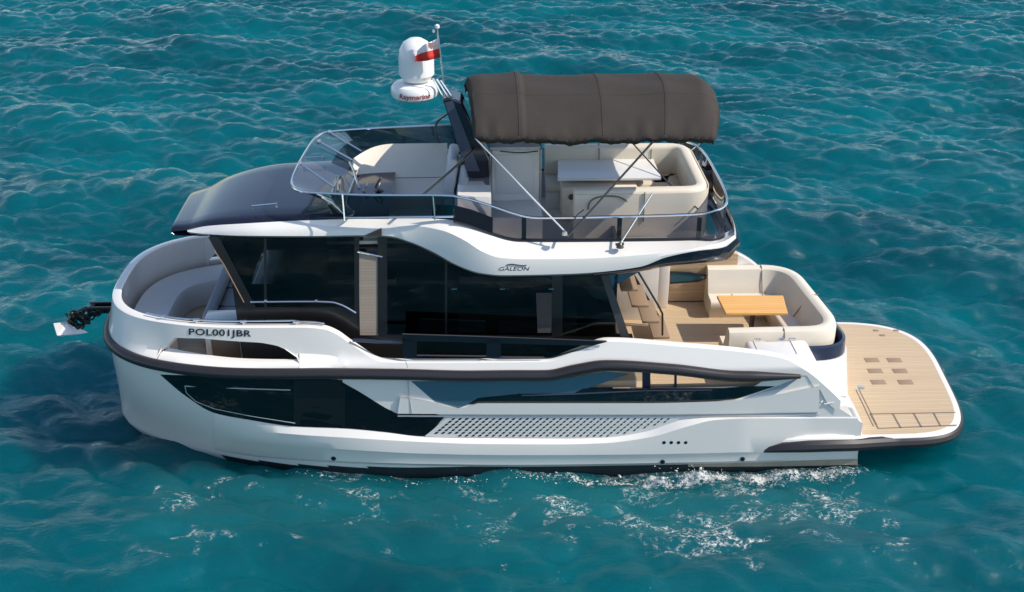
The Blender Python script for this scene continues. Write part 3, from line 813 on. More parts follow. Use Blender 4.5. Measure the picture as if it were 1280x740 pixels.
# soffit aft slab over the cockpit
q = MB(); q.box(-0.45, 2.0, -1.38, 1.38, 3.36, 3.42); q.build("flybridge_floor", M['fdeck'], yacht, smooth=False)
q = MB(); q.box(2.001, 3.2, -0.86, 0.95, 3.36, 3.42); q.build("aft_floor", M['fdeck'], yacht, smooth=False)
q = MB(); q.box(1.7, 3.15, -1.5, -0.861, 3.58, 3.61); q.build("landing", M['fdeck'], yacht, smooth=False)
q = MB(); q.box(-2.9, -0.451, -1.26, 1.26, 3.74, 3.79); q.build("helm_floor", M['fdeck'], yacht, smooth=False)
# inner coaming liner
q = MB(); idx = [i for i in range(N2) if F1[i].x > -2.9]
q.grid([[F1[i] for i in idx], [F1[i] + Vector((0, 0.10, 0.012)) for i in idx], [Vector((F1[i].x, F1[i].y + 0.14, 3.40)) for i in idx]]); q.mirror(); q.build("coaming_liner", M['ggrey'], fly, angle=30)
# glass wing under the overhang, sea-lit blue painted into its colour, and its moulding
q = MB(); q.grid(between([(686, 347.5), (742, 344.5), (802, 338)], [(704, 357), (742, 358), (768, 357)], 14, 2, Yp(-1.45), False)); q.thick(0.03); q.mirror(); q.build("wing_glass", M['seablue'], fly, smooth=False)
q = MB(); q.grid(between([(728, 358), (768, 357)], [(744, 373), (764, 377)], 8, 3, Yp(-1.38), False)); q.thick(0.08); q.mirror(); q.build("wing_moulding", mat("blue_white_moulding", (0.42, 0.52, 0.60), 0.25, coat=0.4), fly)

# ================================================================== FLYBRIDGE
ZR = 4.68
# wind screen round the helm
top = [(568, 245), (540, 244), (500, 244), (450, 243.5), (400, 241), (375, 238.5), (366, 233), (365, 225)]
T = [PZ(x, y, 4.66) for x, y in top]
Fc = [PZ(x, y, 4.68) for x, y in ((370, 212), (379, 195), (392, 175), (403, 166.5), (412, 164.5), (440, 162), (500, 158.5), (560, 156), (592, 155))]
ring = crom(T + Fc, 4)
q = MB(); q.tube(ring, 0.020, 8); ws = q.build("wind_screen", M['steel'], yacht)
ws.name = "helm_wind_screen"
base = []
for p in ring:
    if p.x < -3.05: base.append(Vector((p.x + 0.80, p.y * 0.98, 4.29)))
    else: base.append(Vector((max(p.x, -2.62), 1.50 * (1 if p.y > 0 else -1) if abs(p.y) > 1.1 else p.y, 4.28)))
# smooth the lower edge
for _ in range(6): base = [base[0]] + [(base[i - 1] + base[i] * 2 + base[i + 1]) / 4 for i in range(1, len(base) - 1)] + [base[-1]]
q = MB(); q.grid([ring, [(a * 0.5 + b * 0.5) for a, b in zip(ring, base)], base]); q.bm.faces.ensure_lookup_table()
for f in q.bm.faces:
    c_ = f.calc_center_median()
    if c_.x > -2.75: f.material_index = 1
q.build("screen_pane", [M['clear'], M['smoked']], ws, angle=80)
q = MB(); q.tube(base, 0.016, 8); q.build("screen_base_rail", M['steel'], ws)
for px0, py0, px1, py1 in ((412, 165, 452, 189), (399, 177, 440, 200), (375, 204, 418, 234)):
    a = PZ(px0, py0, 4.68); b = PZ(px1, py1, 4.40); q = MB(); q.tube([a, b], 0.018, 6)
    q.box(a.x - .03, a.x + .03, a.y - .03, a.y + .03, a.z - .03, a.z + .03, 0.01); q.build("screen_strut", M['steel'], ws)
for px, py in ((428, 243), (541, 244)):
    a = PZ(px, py, 4.66); q = MB(); q.tube([a, Vector((a.x + .02, -1.62, 4.28))], 0.012, 6); q.build("screen_stanchion", M['steel'], ws)
for px, py in ((504, 158),):
    a = PZ(px, py, 4.68); q = MB(); q.tube([a, Vector((a.x, 1.55, 4.28))], 0.02, 6); q.build("screen_stanchion", M['steel'], ws)
# lower lounge of the front deck edge behind the screen
q = MB(); q.box(-2.75, -2.35, -1.25, 0.1, 3.42, 4.18, 0.06, 3, Matrix.Rotation(R(-10), 3, 'Y')); helm = q.build("helm_console", M['black'], yacht)
q = MB(); q.box(-2.78, -2.68, -1.2, 0.0, 4.05, 4.42, 0.02, 2, Matrix.Rotation(R(-28), 3, 'Y')); q.build("helm_screen", M['glassb'], helm)
q = MB(); c0 = PZ(470, 236, 4.28); rot = Matrix.Rotation(R(-62), 3, 'Y')
q.tube([c0 + rot @ Vector((0.19 * math.cos(t), 0.19 * math.sin(t), 0)) for t in np.linspace(0, 2 * math.pi, 25)[:-1]], 0.016, 6, closed=True)
for t in (0.5, 2.6, 4.7): q.tube([c0, c0 + rot @ Vector((0.18 * math.cos(t), 0.18 * math.sin(t), 0))], 0.012, 6)
q.tube([c0, c0 + rot @ Vector((0, 0, -0.25))], 0.03, 8); q.build("steering_wheel", M['dark_steel'], helm)
q = MB()
for dy in (-.34, -.28): q.tube([(-2.45, dy, 4.15), (-2.32, dy, 4.36)], 0.014, 6)
q.box(-2.5, -2.36, -.38, -.24, 4.08, 4.18, 0.02); q.build("throttle_lever", M['steel'], helm)
q = MB(); q.tube([PZ(437, 203, 4.5), PZ(442, 212, 4.5), PZ(449, 236, 4.35)], 0.02, 6); q.build("helm_grab_bar", M['steel'], helm)
# companion lounge
q = MB(); n = 22; rows_ = []
def lo_pt(u, v):
    x = -2.62 + 1.56 * u; r_ = 0.45 * (max(0, 1 - u / 0.45)) ** 2.2
    y = 0.02 + (0.93 - r_ * 0.9) * v + 0.03; z = 4.02 + 0.56 * (v ** 1.5) * (1 - 0.15 * (max(0, 1 - u / .4)) ** 2) - 0.03 * max(0, 1 - u / .2)
    return Vector((x, y, z))
G = [[lo_pt(u, v) for u in np.linspace(0, 1, 24)] for v in np.linspace(0, 1, 14)]
back = [p + Vector((0, 0.10, -0.03)) for p in G[-1]]; bot = [Vector((p.x, p.y, 3.45)) for p in back]
frontd = [p + Vector((0, -0.03, -0.05)) for p in G[0]]; fbot = [Vector((p.x, p.y, 3.45)) for p in frontd]
q.grid([fbot, frontd] + G + [back, bot]); V0 = [fbot, frontd] + G + [back, bot]
q.poly([r_[0] for r_ in V0]); q.poly([r_[-1] for r_ in V0][::-1])
lounge = q.build("companion_lounge", M['cream'], yacht, angle=50)
q = MB(); q.tube([lo_pt(u, 0.42) + Vector((0, 0, .004)) for u in np.linspace(0.02, .99, 20)], 0.006, 5); q.build("lounge_seam", M['seam'], lounge)
# helm seat, near the arch
q = MB(); q.box(-1.15, -0.42, -1.15, -0.25, 3.45, 3.98, 0.05, 3); hs = q.build("helm_seat", M['gel'], yacht)
q = MB(); q.box(-1.1, -0.5, -1.12, -0.28, 3.96, 4.1, 0.05, 3); q.build("seat", M['lightpad'], hs)
q = MB(); q.box(-1.08, -0.92, -0.2, 0.62, 3.9, 4.72, 0.06, 3, Matrix.Rotation(R(10), 3, 'Y')); q.box(-0.88, -0.72, -0.2, 0.62, 3.9, 4.62, 0.06, 3, Matrix.Rotation(R(10), 3, 'Y')); q.build("backrest", M['lightpad'], hs)
q = MB(); q.box(-0.95, -0.42, -0.55, 0.62, 3.45, 4.02, 0.05, 3); q.build("seat_plinth", M['gelm'], hs)
# white shelf between the arch and the bar, falling to the coaming
q = MB(); q.prism([PY(572, 246, -1.3), PY(614, 246, -1.3), PY(614, 290, -1.4), PY(600, 284, -1.4), PY(572, 275, -1.4)], (0, 0.5, 0)); q.build("helm_side_shelf", M['gel'], yacht, smooth=False)
q = MB(); q.grid(between([(540, 256), (566, 256), (590, 262), (616, 272)], [(540, 273), (566, 275), (590, 284), (616, 295)], 12, 2, Yp(-1.50), False)); q.thick(0.03); q.build("coaming_panel", M['navy2'], fly)

# radar arch
q = MB()
pr = [PY(540, 120, -.28), PY(556, 118, -.28), PY(574, 122, -.28), PY(612, 206, -.28), PY(612, 222, -.28), PY(584, 218, -.28)]
pr = [PY(553, 124, -.25), PY(562, 122, -.25), PY(578, 128, -.25), PY(612, 200, -.25), PY(612, 224, -.25), PY(586, 224, -.25)]
q.prism(pr, (0, 0.5, 0)); arch = q.build("radar_arch", M['navy'], yacht, smooth=False)
bv = arch.modifiers.new("bevel", 'BEVEL'); bv.width = 0.03; bv.segments = 3
q = MB(); q.grid(between([(556, 128), (566, 126)], [(583, 214), (600, 214)], 3, 4, Yp(-.262), False)); q.build("arch_panel", mat("arch_blue_grey", (0.07, 0.085, 0.13), 0.25, coat=0.5), arch)
q = MB()
for dy in (-.2, .2):
    for o_ in ((0, 0), (7, 1), (14, 3)):
        q.tube([PY(556 + o_[0], 126 + o_[1], dy), PY(541 + o_[0] * .7, 98 + o_[1], dy)], 0.02, 6)
q.tube([PY(556, 124, -.22), PY(556, 124, .22)], 0.03, 6)
q.build("arch_bracket", M['steel'], arch)
q = MB(); c0 = PY(518, 112, 0.0)
q.lathe((c0.x, c0.y, c0.z - 0.12), [(0.05, -.02), (0.30, 0.0), (0.355, 0.04), (0.37, 0.10), (0.365, 0.17), (0.33, 0.215), (0.2, 0.245), (0.001, 0.25)], 40); rad = q.build("radar_dome", M['radome'], yacht)
a0 = c0 + Vector((-0.19, -0.315, -0.085)); 
def rtext():
    o = text("Raymarine", (0, 0, 0), (1, 0, 0), (0, 1, 0), "radar_lettering", M['redink'], rad, shear=0.1, bold=0.015)
    for v in o.data.vertices:
        th = R(-90 - 36 + 88 * v.co.x * 0.9); rr = 0.374
        v.co = Vector((c0.x + rr * math.cos(th), c0.y + rr * math.sin(th), c0.z - 0.075 + 0.10 * v.co.y))
rtext()
q = MB(); c1 = PY(521, 97, 0.02)
q.lathe((c1.x, c1.y, c1.z + 0.02), [(0.22, -0.05), (0.24, 0.0), (0.275, 0.04), (0.275, 0.30), (0.25, 0.44), (0.19, 0.54), (0.10, 0.595), (0.001, 0.61)], 40); q.build("satellite_dome", M['radome'], yacht)
# support struts from arch to deck (black)
q = MB(); q.tube([PY(592, 188, -.3), PY(572, 206, -.7), PY(529, 243, -1.5)], 0.020, 8); s_ = q.build("arch_stay", M['black'], yacht)
q = MB(); p = PY(578, 203, -.55); q.lathe(p, [(0.001, -.05), (0.04, -.02), (0.04, .02), (0.001, .05)], 10); q.build("stay_clamp", M['black'], s_)
q = MB(); q.tube([PY(566, 138, .2), PY(547, 152, .5), PY(545, 170, .9), PY(553, 182, 1.1)], 0.02, 6, True); q.build("arch_cable", M['black'], arch)

# wet bar
q = MB(); q.box(-0.34, 0.44, -0.06, 0.55, 3.42, 4.82, 0.035, 3); bar = q.build("wet_bar", M['gelm'], yacht)
q = MB(); q.box(-0.36, 0.46, -0.075, 0.57, 4.825, 4.87, 0.018, 2); q.build("bar_lid", M['lightpad'], bar)
q = MB(); q.box(-0.27, 0.37, -0.075, -0.062, 4.06, 4.74, 0.004); q.build("bar_door", M['bench'], bar)
q = MB(); q.tube([PY(625, 189, -.08), PY(650, 191, -.08), PY(672, 189, -.08)], 0.010, 6, True); q.build("bar_towel_rail", M['dark_steel'], bar)
q = MB(); q.tube([(0.46, -0.10, 3.98), (0.46, -0.10, 4.84), (0.46, 0.3, 4.90)], 0.016, 6); q.build("bar_rail", M['steel'], bar)
q = MB(); q.tube([(-0.36, -0.10, 3.98), (-0.36, -0.10, 4.84)], 0.012, 6); q.build("bar_rail", M['steel'], bar)
q = MB(); q.box(-0.36, 0.46, -0.80, -0.065, 3.42, 3.96, 0.03, 2); q.build("bar_plinth", M['bench'], bar)
# fly sofa (U) and table
def rprof(x0, x1, z0, z1, r=0.06):
    out = []
    for cx, cz, a0 in ((x1 - r, z1 - r, 0), (x0 + r, z1 - r, 90), (x0 + r, z0 + r, 180), (x1 - r, z0 + r, 270)):
        for k in range(4): a = R(a0 + 30 * k); out.append((cx + r * math.cos(a), cz + r * math.sin(a)))
    return out
def rounded(pts, r, n=6):
    out = [Vector(pts[0])]
    for i in range(1, len(pts) - 1):
        p0, p1, p2 = Vector(pts[i - 1]), Vector(pts[i]), Vector(pts[i + 1])
        a = p1 + (p0 - p1).normalized() * r; b = p1 + (p2 - p1).normalized() * r
        for k in range(n + 1):
            t = k / n; out.append(a * (1 - t) ** 2 + p1 * 2 * t * (1 - t) + b * t * t)
    out.append(Vector(pts[-1])); return out
FZ = 3.42
fpath = rounded([(0.62, 1.52, FZ), (3.12, 1.48, FZ), (3.12, -0.80, FZ), (0.95, -0.82, FZ)], 0.42, 8)
q = MB(); q.sweep(fpath, rprof(0.02, 0.22, 0.40, 0.97, 0.07)); fs = q.build("flybridge_sofa", M['cream'], yacht)
q = MB(); q.sweep(fpath, rprof(0.18, 0.72, 0.30, 0.47, 0.06)); q.build("seat_cushion", M['cream'], fs)
q = MB(); q.sweep(fpath, [(0.0, 0.0), (0.66, 0.0), (0.66, 0.31), (0.0, 0.42)]); q.build("sofa_base", M['gel'], fs)
q = MB(); q.sweep(fpath, [(-0.012, 0.0), (0.0, 0.0), (0.0, 0.92), (-0.012, 0.92)]); q.build("backrest_shell", M['cream'], fs)
q = MB()
for x in (1.55, 2.45): q.tube([(x, 1.50 - .235, FZ + .48), (x, 1.50 - .235, FZ + .9), (x, 1.5 - .15, FZ + .975), (x, 1.5 - .03, FZ + .97)], 0.008, 5)
for x in (2.05,): q.tube([(x, -0.835, FZ + .45), (x, -0.835, FZ + .95)], 0.010, 5)
q.tube([PY(735, 262, -.845), PY(738, 252, -.845), PY(750, 246, -.845), PY(772, 246, -.845), PY(784, 252, -.845)], 0.014, 5, True)
q.build("sofa_piping", M['seam'], fs)
q = MB(); tp = [PZ(697, 197, 4.15), PZ(816, 197, 4.15), PZ(827, 222, 4.15), PZ(697, 223, 4.15)]
q.prism([p - Vector((0, 0, .05)) for p in tp][::-1], (0, 0, 0.05)); ft = q.build("flybridge_table", M['tabwhite'], yacht, smooth=False)
bv = ft.modifiers.new("bevel", 'BEVEL'); bv.width = 0.012; bv.segments = 2
q = MB(); q.tube([(1.2, .9, FZ), (1.2, .9, 4.1)], 0.05, 12); q.tube([(2.1, .9, FZ), (2.1, .9, 4.1)], 0.05, 12); q.build("table_leg", M['steel'], ft)
q = MB(); q.box(0.84, 2.1, 0.3, 0.7, FZ, 4.02, 0.02); un = q.build("fridge_unit", M['cream'], yacht)
q = MB()
for x in (1.15, 1.55, 1.98): q.box(x - .015, x + .015, 0.285, 0.3, 3.5, 4.0)
q.build("unit_door_gap", M['seam'], un, smooth=False)
for x in (1.0, 1.8):
    q = MB(); q.lathe((x, 0.29, 3.86), [(0.001, 0), (0.05, 0), (0.05, .02), (0.001, .025)], 12, Matrix.Rotation(R(90), 3, 'X')); q.build("unit_knob", M['dark_steel'], un)

# aft wind guard: tinted panels, rail and posts
top = [(566, 245), (590, 250), (616, 258), (640, 266), (664, 271.5), (700, 272), (800, 270), (870, 267.5), (893, 263.5)]
T = [PY(x, y, -1.56) for x, y in top]
c_ = T[-1]
endp = [Vector((c_.x + .16, -1.46, c_.z + 0.02)), Vector((c_.x + .25, -1.25, c_.z + .04)), Vector((c_.x + .29, -0.8, 4.40)), Vector((c_.x + .30, 0, 4.40)), Vector((c_.x + .28, 0.8, 4.40)), Vector((c_.x + .2, 1.3, 4.38)), Vector((c_.x + .05, 1.56, 4.36))]
far = [Vector((p.x, 1.58, p.z)) for p in T[::-1]]
ring2 = crom(T + endp + far, 4)
q = MB(); q.tube(ring2, 0.020, 8); wg = q.build("aft_wind_guard", M['steel'], yacht)
f1f = lambda x: float(np.interp(x, [p.x for p in F1], [p.z for p in F1]))
low = [Vector((min(p.x, 3.32) if abs(p.y) > 1.0 else p.x + .03, p.y * 0.985, f1f(p.x) + 0.01)) for p in ring2]
q = MB(); q.grid([ring2, low]); q.build("guard_pane", M['smoke'], wg, angle=80)
q = MB(); q.tube(low, 0.024, 6); q.build("guard_sill", M['black'], wg)
for px, py in ((655, 285), (775, 285), (875, 285)):
    a = PY(px, 271, -1.53); q = MB(); q.box(a.x - .035, a.x + .035, -1.53, -1.49, f1f(a.x) + .02, a.z - .02, 0.006); q.build("guard_post", mat("teal_glass_post", (0.02, 0.10, 0.11), 0.2), wg)

# ---- sun canopy
bim = MB(); nx, ny = 120, 44
xa, xb = -0.72, 3.20
bows = [0.0, 0.20, 0.53, 0.79, 1.0]
rows_ = []
for i in range(nx + 1):
    u = i / nx; row = []
    x = xa + (xb - xa) * u
    # canvas sags a little between the bows
    k = max([j for j in range(len(bows) - 1) if bows[j] <= u]); tt = (u - bows[k]) / (bows[k + 1] - bows[k])
    sag = 0.03 * math.sin(math.pi * tt) ** 0.8
    endd = 0.10 * (max(0, 0.06 - u) / 0.06) ** 2 + 0.26 * (max(0, u - 0.93) / 0.07) ** 2
    for j in range(ny + 1):
        s = -1 + 2 * j / ny
        crown = 5.925 - 0.40 * abs(s) ** 2.7 - 0.04 * s * s
        z = crown - sag * (1 - 0.3 * abs(s)) - endd * (1 - abs(s) ** 2) * .8 + 0.008 * math.sin(9 * s + 14 * u) + 0.010 * math.sin(31 * u + 5 * s * s) * max(0, s * s - .3) + 0.011 * math.sin(47 * u + 3 * math.sin(9 * u)) * max(0, abs(s) - .72) / .28 + 0.008 * math.sin(95 * u + 2 * s) * max(0, abs(s) - .85) / .15 * (1 - abs(s) ** 2 * .4)
        if u > 0.98: pass
        z += 0.03 * (u < .22)
        yy = (1.34 if u > .08 else 1.30 + .5 * u) * s
        row.append(Vector((x - 0.26 * u ** 3 * abs(min(s, 0.3)) ** 1.5 + 0.14 * (1 - s) * 0.5 * (1 if u < .15 else 0) * (1 - u / .15), yy, z)))
    rows_.append(row)
def rag(x, y): return 0.005 * math.sin(13 * x + 2 * y) + 0.004 * math.sin(29 * x) + 0.005 * math.sin(51 * x + 1)
sideA = [r_[0] + Vector((0, -0.015, -0.06 + rag(r_[0].x, 0))) for r_ in rows_]; sideB = [r_[-1] + Vector((0, 0.015, -0.06 + rag(r_[0].x, 3))) for r_ in rows_]
sideA2 = [p + Vector((0, 0.05, -0.07)) for p in sideA]; sideB2 = [p + Vector((0, -0.05, -0.07)) for p in sideB]
full_rows = [[sa2, sa] + r_ + [sb_, sb2] for sa2, sa, r_, sb_, sb2 in zip(sideA2, sideA, rows_, sideB, sideB2)]
e0 = [p + Vector((-0.04, 0, -0.16 * (1 - abs(j / (len(full_rows[0]) - 1) * 2 - 1) ** 3))) if 2 <= j < len(full_rows[0]) - 2 else p + Vector((-.02, 0, -.03)) for j, p in enumerate(full_rows[0])]
e1 = [p + Vector((0.06, 0, -0.18 * (1 - abs(j / (len(full_rows[0]) - 1) * 2 - 1) ** 3))) if 2 <= j < len(full_rows[0]) - 2 else p + Vector((.02, 0, -.03)) for j, p in enumerate(full_rows[-1])]
bim.grid([e0] + full_rows + [e1])
canopy = bim.build("sun_canopy", M['canvas'], yacht, angle=50)
sol = canopy.modifiers.new("thickness", 'SOLIDIFY'); sol.thickness = 0.012
q = MB()
for ub in bows[1:-1]:
    i = int(ub * nx); q.tube([p + Vector((0, 0, -.001)) for p in rows_[i]], 0.008, 6)
q.tube([r_[13] + Vector((0, 0, -.001)) for r_ in rows_[2:]], 0.006, 5)
q.build("canopy_seam", M['canvas'], canopy)
q = MB()
for ub in (0.03, .2, .53, .79, .97):
    i = int(ub * nx); q.tube([p + Vector((0, 0, -.03)) for p in rows_[i]], 0.014, 6)
q.build("canopy_bow", M['steel'], canopy)
def pole(pts, r, m, nm="canopy_pole"):
    q = MB(); q.tube(pts, r, 8); return q.build(nm, m, canopy)
pole([PY(594, 173, -1.30), PY(706, 289, -1.70)], 0.0125, M['steel'])
pole([PY(820, 173, -1.30), PY(709, 296, -1.71)], 0.017, M['dark_steel'])
pole([PY(788, 176, 1.25), PY(837, 230, 0.2), PY(872, 261, -0.9)], 0.013, M['dark_steel'])
pole([PY(880, 176, 1.2), PY(836, 210, 1.45)], 0.014, M['steel'])
pole([PY(815, 242, -1.35), PY(776, 303, -1.75)], 0.016, M['steel'])
pole([PY(707, 291, -1.72), PY(722, 268, -1.72), PY(730, 262, -1.7)], 0.010, M['dark_steel'])
q = MB(); b_ = PY(775, 307, -1.76); q.lathe(b_, [(0.001, -.03), (0.06, -.03), (0.05, .01), (0.02, .05), (0.001, .06)], 12); q.tube([b_ + Vector((-.07, 0, .02)), b_ + Vector((.06, 0, .03))], 0.02, 6); q.build("pole_foot", M['dark_steel'], canopy)
q = MB(); b_ = PY(706, 291, -1.73); q.lathe(b_, [(0.001, -.03), (0.05, -.03), (0.04, .02), (0.001, .05)], 10); q.build("pole_foot", M['steel'], canopy)

# ================================================================== COCKPIT
# wing bulkhead, starboard
q = MB(); q.box(2.78, 3.0, 1.74, 1.92, 1.0, 3.55, 0.02); q.build("overhang_post", M['gel'], yacht)
q = MB(); q.box(1.65, 2.72, 1.30, 1.36, 1.0, 3.5, 0.01); q.build("stair_bulkhead", M['gel'], yacht)
# far quarter window frame inside
wp = [PY(x, y, 1.86) for x, y in ((838, 340), (862, 341), (888, 345.5), (872, 351), (838, 354))]
q = MB(); q.tube(wp, 0.02, 6, closed=True); q.build("window_seal", M['black'], yacht)
q = MB(); q.poly([p + Vector((0, -.004, 0)) for p in wp]); q.build("lining_window", mat("teal_window", (0.03, 0.10, 0.12), 0.08, coat=0.4), yacht, smooth=False)
# curved stair
st = MB; stair = None
steps = [((2.62, 0.1), 1.22), ((2.42, 0.12), 1.52), ((2.22, 0.14), 1.84), ((2.02, 0.16), 2.16), ((1.82, 0.18), 2.48), ((1.62, 0.2), 2.80)]
q = MB()
prs = [(2.74, 1.0), (2.86, 1.0), (1.50, 3.32), (1.38, 3.32)]
q.prism([Vector((x, 0.95, z)) for x, z in prs], (0, 0.05, 0))
stair = q.build("cockpit_stair", M['black'], yacht, smooth=False)
for k in range(7):
    x = 2.74 - k * 0.20; z = 1.26 + k * 0.315
    q = MB(); q.box(x - 0.26, x + 0.04, 0.14, 0.96, z - 0.05, z, 0.012); q.build("stair_tread", M['hatch'], stair)  # shade on the treads painted in through the dark brown material
for yy, o_ in ((0.06, 0.0), (1.02, 0)):
    a = PY(797, 341, yy); b = PY(824, 383, yy)
    q = MB(); q.tube([PY(798 + o_, 340, yy), PY(823, 382, yy), PY(828, 392, yy), PY(828, 419, yy)], 0.018, 8); q.build("stair_handrail", M['black'], stair)
q = MB(); q.box(1.62, 2.3, -1.25, 0.08, 1.0, 1.06, 0.01); q.build("doorway_mat", M['teakd'], yacht)

# sofa
cz = 1.0
cpath = rounded([(3.72, 2.0, cz), (5.36, 1.98, cz), (5.62, -0.72, cz), (3.62, -0.74, cz)], 0.68, 12)
q = MB(); q.sweep(cpath, [(0.0, 0.30), (0.0, 0.70), (0.03, 0.775), (0.09, 0.80), (0.17, 0.80), (0.225, 0.77), (0.25, 0.70), (0.33, 0.50), (0.40, 0.36), (0.40, 0.30)]); sofa = q.build("cockpit_sofa", M['cream'], yacht)
q = MB(); q.sweep(cpath[1:-1] if False else cpath, rprof(0.18, 0.74, 0.18, 0.36, 0.06)); q.build("seat_cushion", M['cream'], sofa)
q = MB(); q.sweep(cpath, [(0.03, 0.0), (0.68, 0.0), (0.70, 0.24), (0.03, 0.30)]); q.build("sofa_base", M['cream'], sofa)
q = MB(); q.tube([(4.72, 1.57, 1.37), (4.72, 1.735, 1.72), (4.72, 1.80, 1.805), (4.72, 1.95, 1.80)], 0.010, 5); q.build("sofa_seam", M['seam'], sofa); q = MB(); q.tube([(4.55, -0.745, 1.4), (4.55, -0.745, 1.7), (4.55, -.68, 1.8), (4.55, -.54, 1.79)], 0.010, 5); q.build("sofa_seam", M['seam'], sofa)
for yy in (0.62,):
    q = MB(); q.tube([(5.07, yy, 1.37), (5.27, yy, 1.70), (5.33, yy, 1.79), (5.48, yy, 1.805)], 0.009, 5); q.build("sofa_seam", M['seam'], sofa)
for xx in (4.15, 4.72):
    q = MB(); q.tube([(xx, 1.56, 1.365), (xx, 1.30, 1.365), (xx, 1.262, 1.32), (xx, 1.262, 1.2)], 0.007, 5); q.build("sofa_seam", M['seam'], sofa)
q = MB(); q.sweep(rounded([(5.15, 1.75, 1.40), (5.33, 0.9, 1.40), (5.40, -0.2, 1.40), (5.36, -.45, 1.40)], 0.2), rprof(0.0, 0.16, -0.02, 0.012, 0.005)); q.build("seat_gap", M['padgrey'], sofa)
# outer shell round the sofa: navy band over white
shell = rounded([(4.75, 2.06, 0), (5.44, 2.04, 0), (5.72, -0.82, 0), (4.95, -0.84, 0)], 0.62, 10)
q = MB(); q.sweep(shell, [(-0.05, 1.30), (0.06, 1.30), (0.02, 1.56), (-0.03, 1.54)]); q.build("stern_band", M['navy2'], yacht, angle=50)
q = MB(); q.sweep(shell, [(-0.20, 0.45), (0.1, 0.45), (0.05, 1.31), (-0.08, 1.31)]); q.build("transom_moulding", M['gel'], yacht, angle=40)
# boarding passage: moulded lockers stepping down to the platform
q = MB(); q.box(3.86, 4.92, -1.88, -0.76, 1.0, 1.68, 0.09, 3); lk = q.build("passage_locker", M['gel'], yacht)
q = MB(); q.tube([(4.0, -1.3, 1.685), (4.0, -.85, 1.685)], 0.006, 4); q.tube([(4.62, -1.3, 1.685), (4.62, -.85, 1.685), (4.2, -.85, 1.685)], 0.006, 4); q.build("lid_gap", M['ggrey'], lk)
for x in (4.02, 4.42, 4.6):
    q = MB(); q.tube([(x, -.84, 1.68), (x, -.84, 1.72), (x + .1, -.84, 1.72), (x + .1, -.84, 1.68)], 0.012, 6); q.build("lid_hinge", M['steel'], lk)
q = MB(); q.box(3.5, 4.6, -2.0, -1.28, 1.0, 1.06, 0.01); q.build("passage_floor", M['gelm'], yacht)
q = MB()
pf = [(4.6, 0.5), (4.6, 1.42), (4.98, 1.40), (5.15, 1.16), (5.45, 1.08), (5.64, 0.72), (5.66, 0.47)]
q.prism([Vector((x, -1.97, z)) for x, z in pf], (0, 1.2, 0)); stp = q.build("boarding_steps", M['gel'], yacht, smooth=False)
bv = stp.modifiers.new("bevel", 'BEVEL'); bv.width = 0.05; bv.segments = 3
q = MB(); q.box(5.18, 5.42, -1.75, -0.95, 1.13, 1.137); q.build("step_pad", M['gelm'], stp, smooth=False)
q = MB(); p = PZ(1076, 484, 0.9); q.box(p.x - .06, p.x + .06, p.y - .03, p.y + .03, p.z - .03, p.z + .03, 0.01); q.build("stern_socket", M['ggrey'], yacht)
# folded steel gate at the quarter
q = MB(); q.tube([PZ(1026, 503, 1.25), PZ(1032, 499, 1.28), PZ(1046, 500, 1.25), PZ(1050, 504, 1.2)], 0.013, 6, True); q.tube([PZ(1030, 505, 1.22), PZ(1042, 503, 1.24)], 0.012, 6); q.build("stern_cleat", M['galv'], yacht)
# outer quarter fairing down to the platform
q = MB(); q.prism([HS(1020, 516, .0), HS(1022, 505, -.05), HS(1058, 507, -.1), HS(1070, 524, -.1), HS(1072, 540, -.05), HS(1020, 540, 0)], (0, 0.4, 0)); q.mirror(); q.build("quarter_fairing", M['gel'], yacht, smooth=False)

# cockpit table
q = MB(); tp = [PZ(896, 369, 1.66), PZ(979, 369, 1.66), PZ(985, 391, 1.66), PZ(907, 391, 1.66)]
q.prism([p - Vector((0, 0, .055)) for p in tp][::-1], (0, 0, 0.055)); ct = q.build("cockpit_table", M['varnish'], yacht, smooth=False)
bv = ct.modifiers.new("bevel", 'BEVEL'); bv.width = 0.012; bv.segments = 2
q = MB(); q.tube([(4.30, .5, 1.0), (4.30, .5, 1.61)], 0.045, 12); q.lathe((4.30, .5, 1.0), [(0.001, 0), (0.18, 0), (0.17, 0.02), (0.05, 0.03), (0.001, .03)], 20); q.build("table_leg", M['dark_steel'], ct)

# ================================================================== SWIM PLATFORM
def plat(ins, n=90):
    out = []
    for t in np.linspace(-math.pi / 2, math.pi / 2, n):
        sgn = 1 if t > 0 else -1; e_ = 2 / (5.0 if sgn < 0 else 3.3)
        y = sgn * (2.04 - ins) * abs(math.sin(t)) ** e_ + 0.06
        c_ = max(0.0, math.cos(t)); out.append((5.7 + (2.04 + 0.11 * y - ins) * c_ ** e_, y))
    return out
PO = plat(0.0); zP = 0.47
q = MB(); ol = [(5.35, PO[0][1])] + PO + [(5.35, PO[-1][1])]
q.prism([Vector((x, y, 0.25)) for x, y in ol], (0, 0, 0.22)); pf_ = q.build("swim_platform", M['gel'], yacht, smooth=False)
bv = pf_.modifiers.new("bevel", 'BEVEL'); bv.width = 0.03; bv.segments = 3; bv.limit_method = 'ANGLE'
PI_ = plat(0.10)
q = MB(); q.prism([Vector((x, y, zP - .01)) for x, y in [(5.66, PI_[0][1]), *PI_, (5.66, PI_[-1][1])]], (0, 0, 0.016)); q.build("platform_teak", M['teak'], pf_, smooth=False)
near_ = [PY(944, 564.5, -2.10), PY(962, 561.5, -2.15), PY(985, 559.0, -2.19), PY(1010, 557.5, -2.19), PY(1040, 556.5, -2.17), PY(1065, 556, -2.12)]
rp_ = near_ + [Vector((x, y, 0.35)) for x, y in [c_ for c_ in plat(0.04) if c_[0] > 5.9]] + [Vector((5.6, 2.14, 0.35)), Vector((4.3, 2.17, 0.36))]
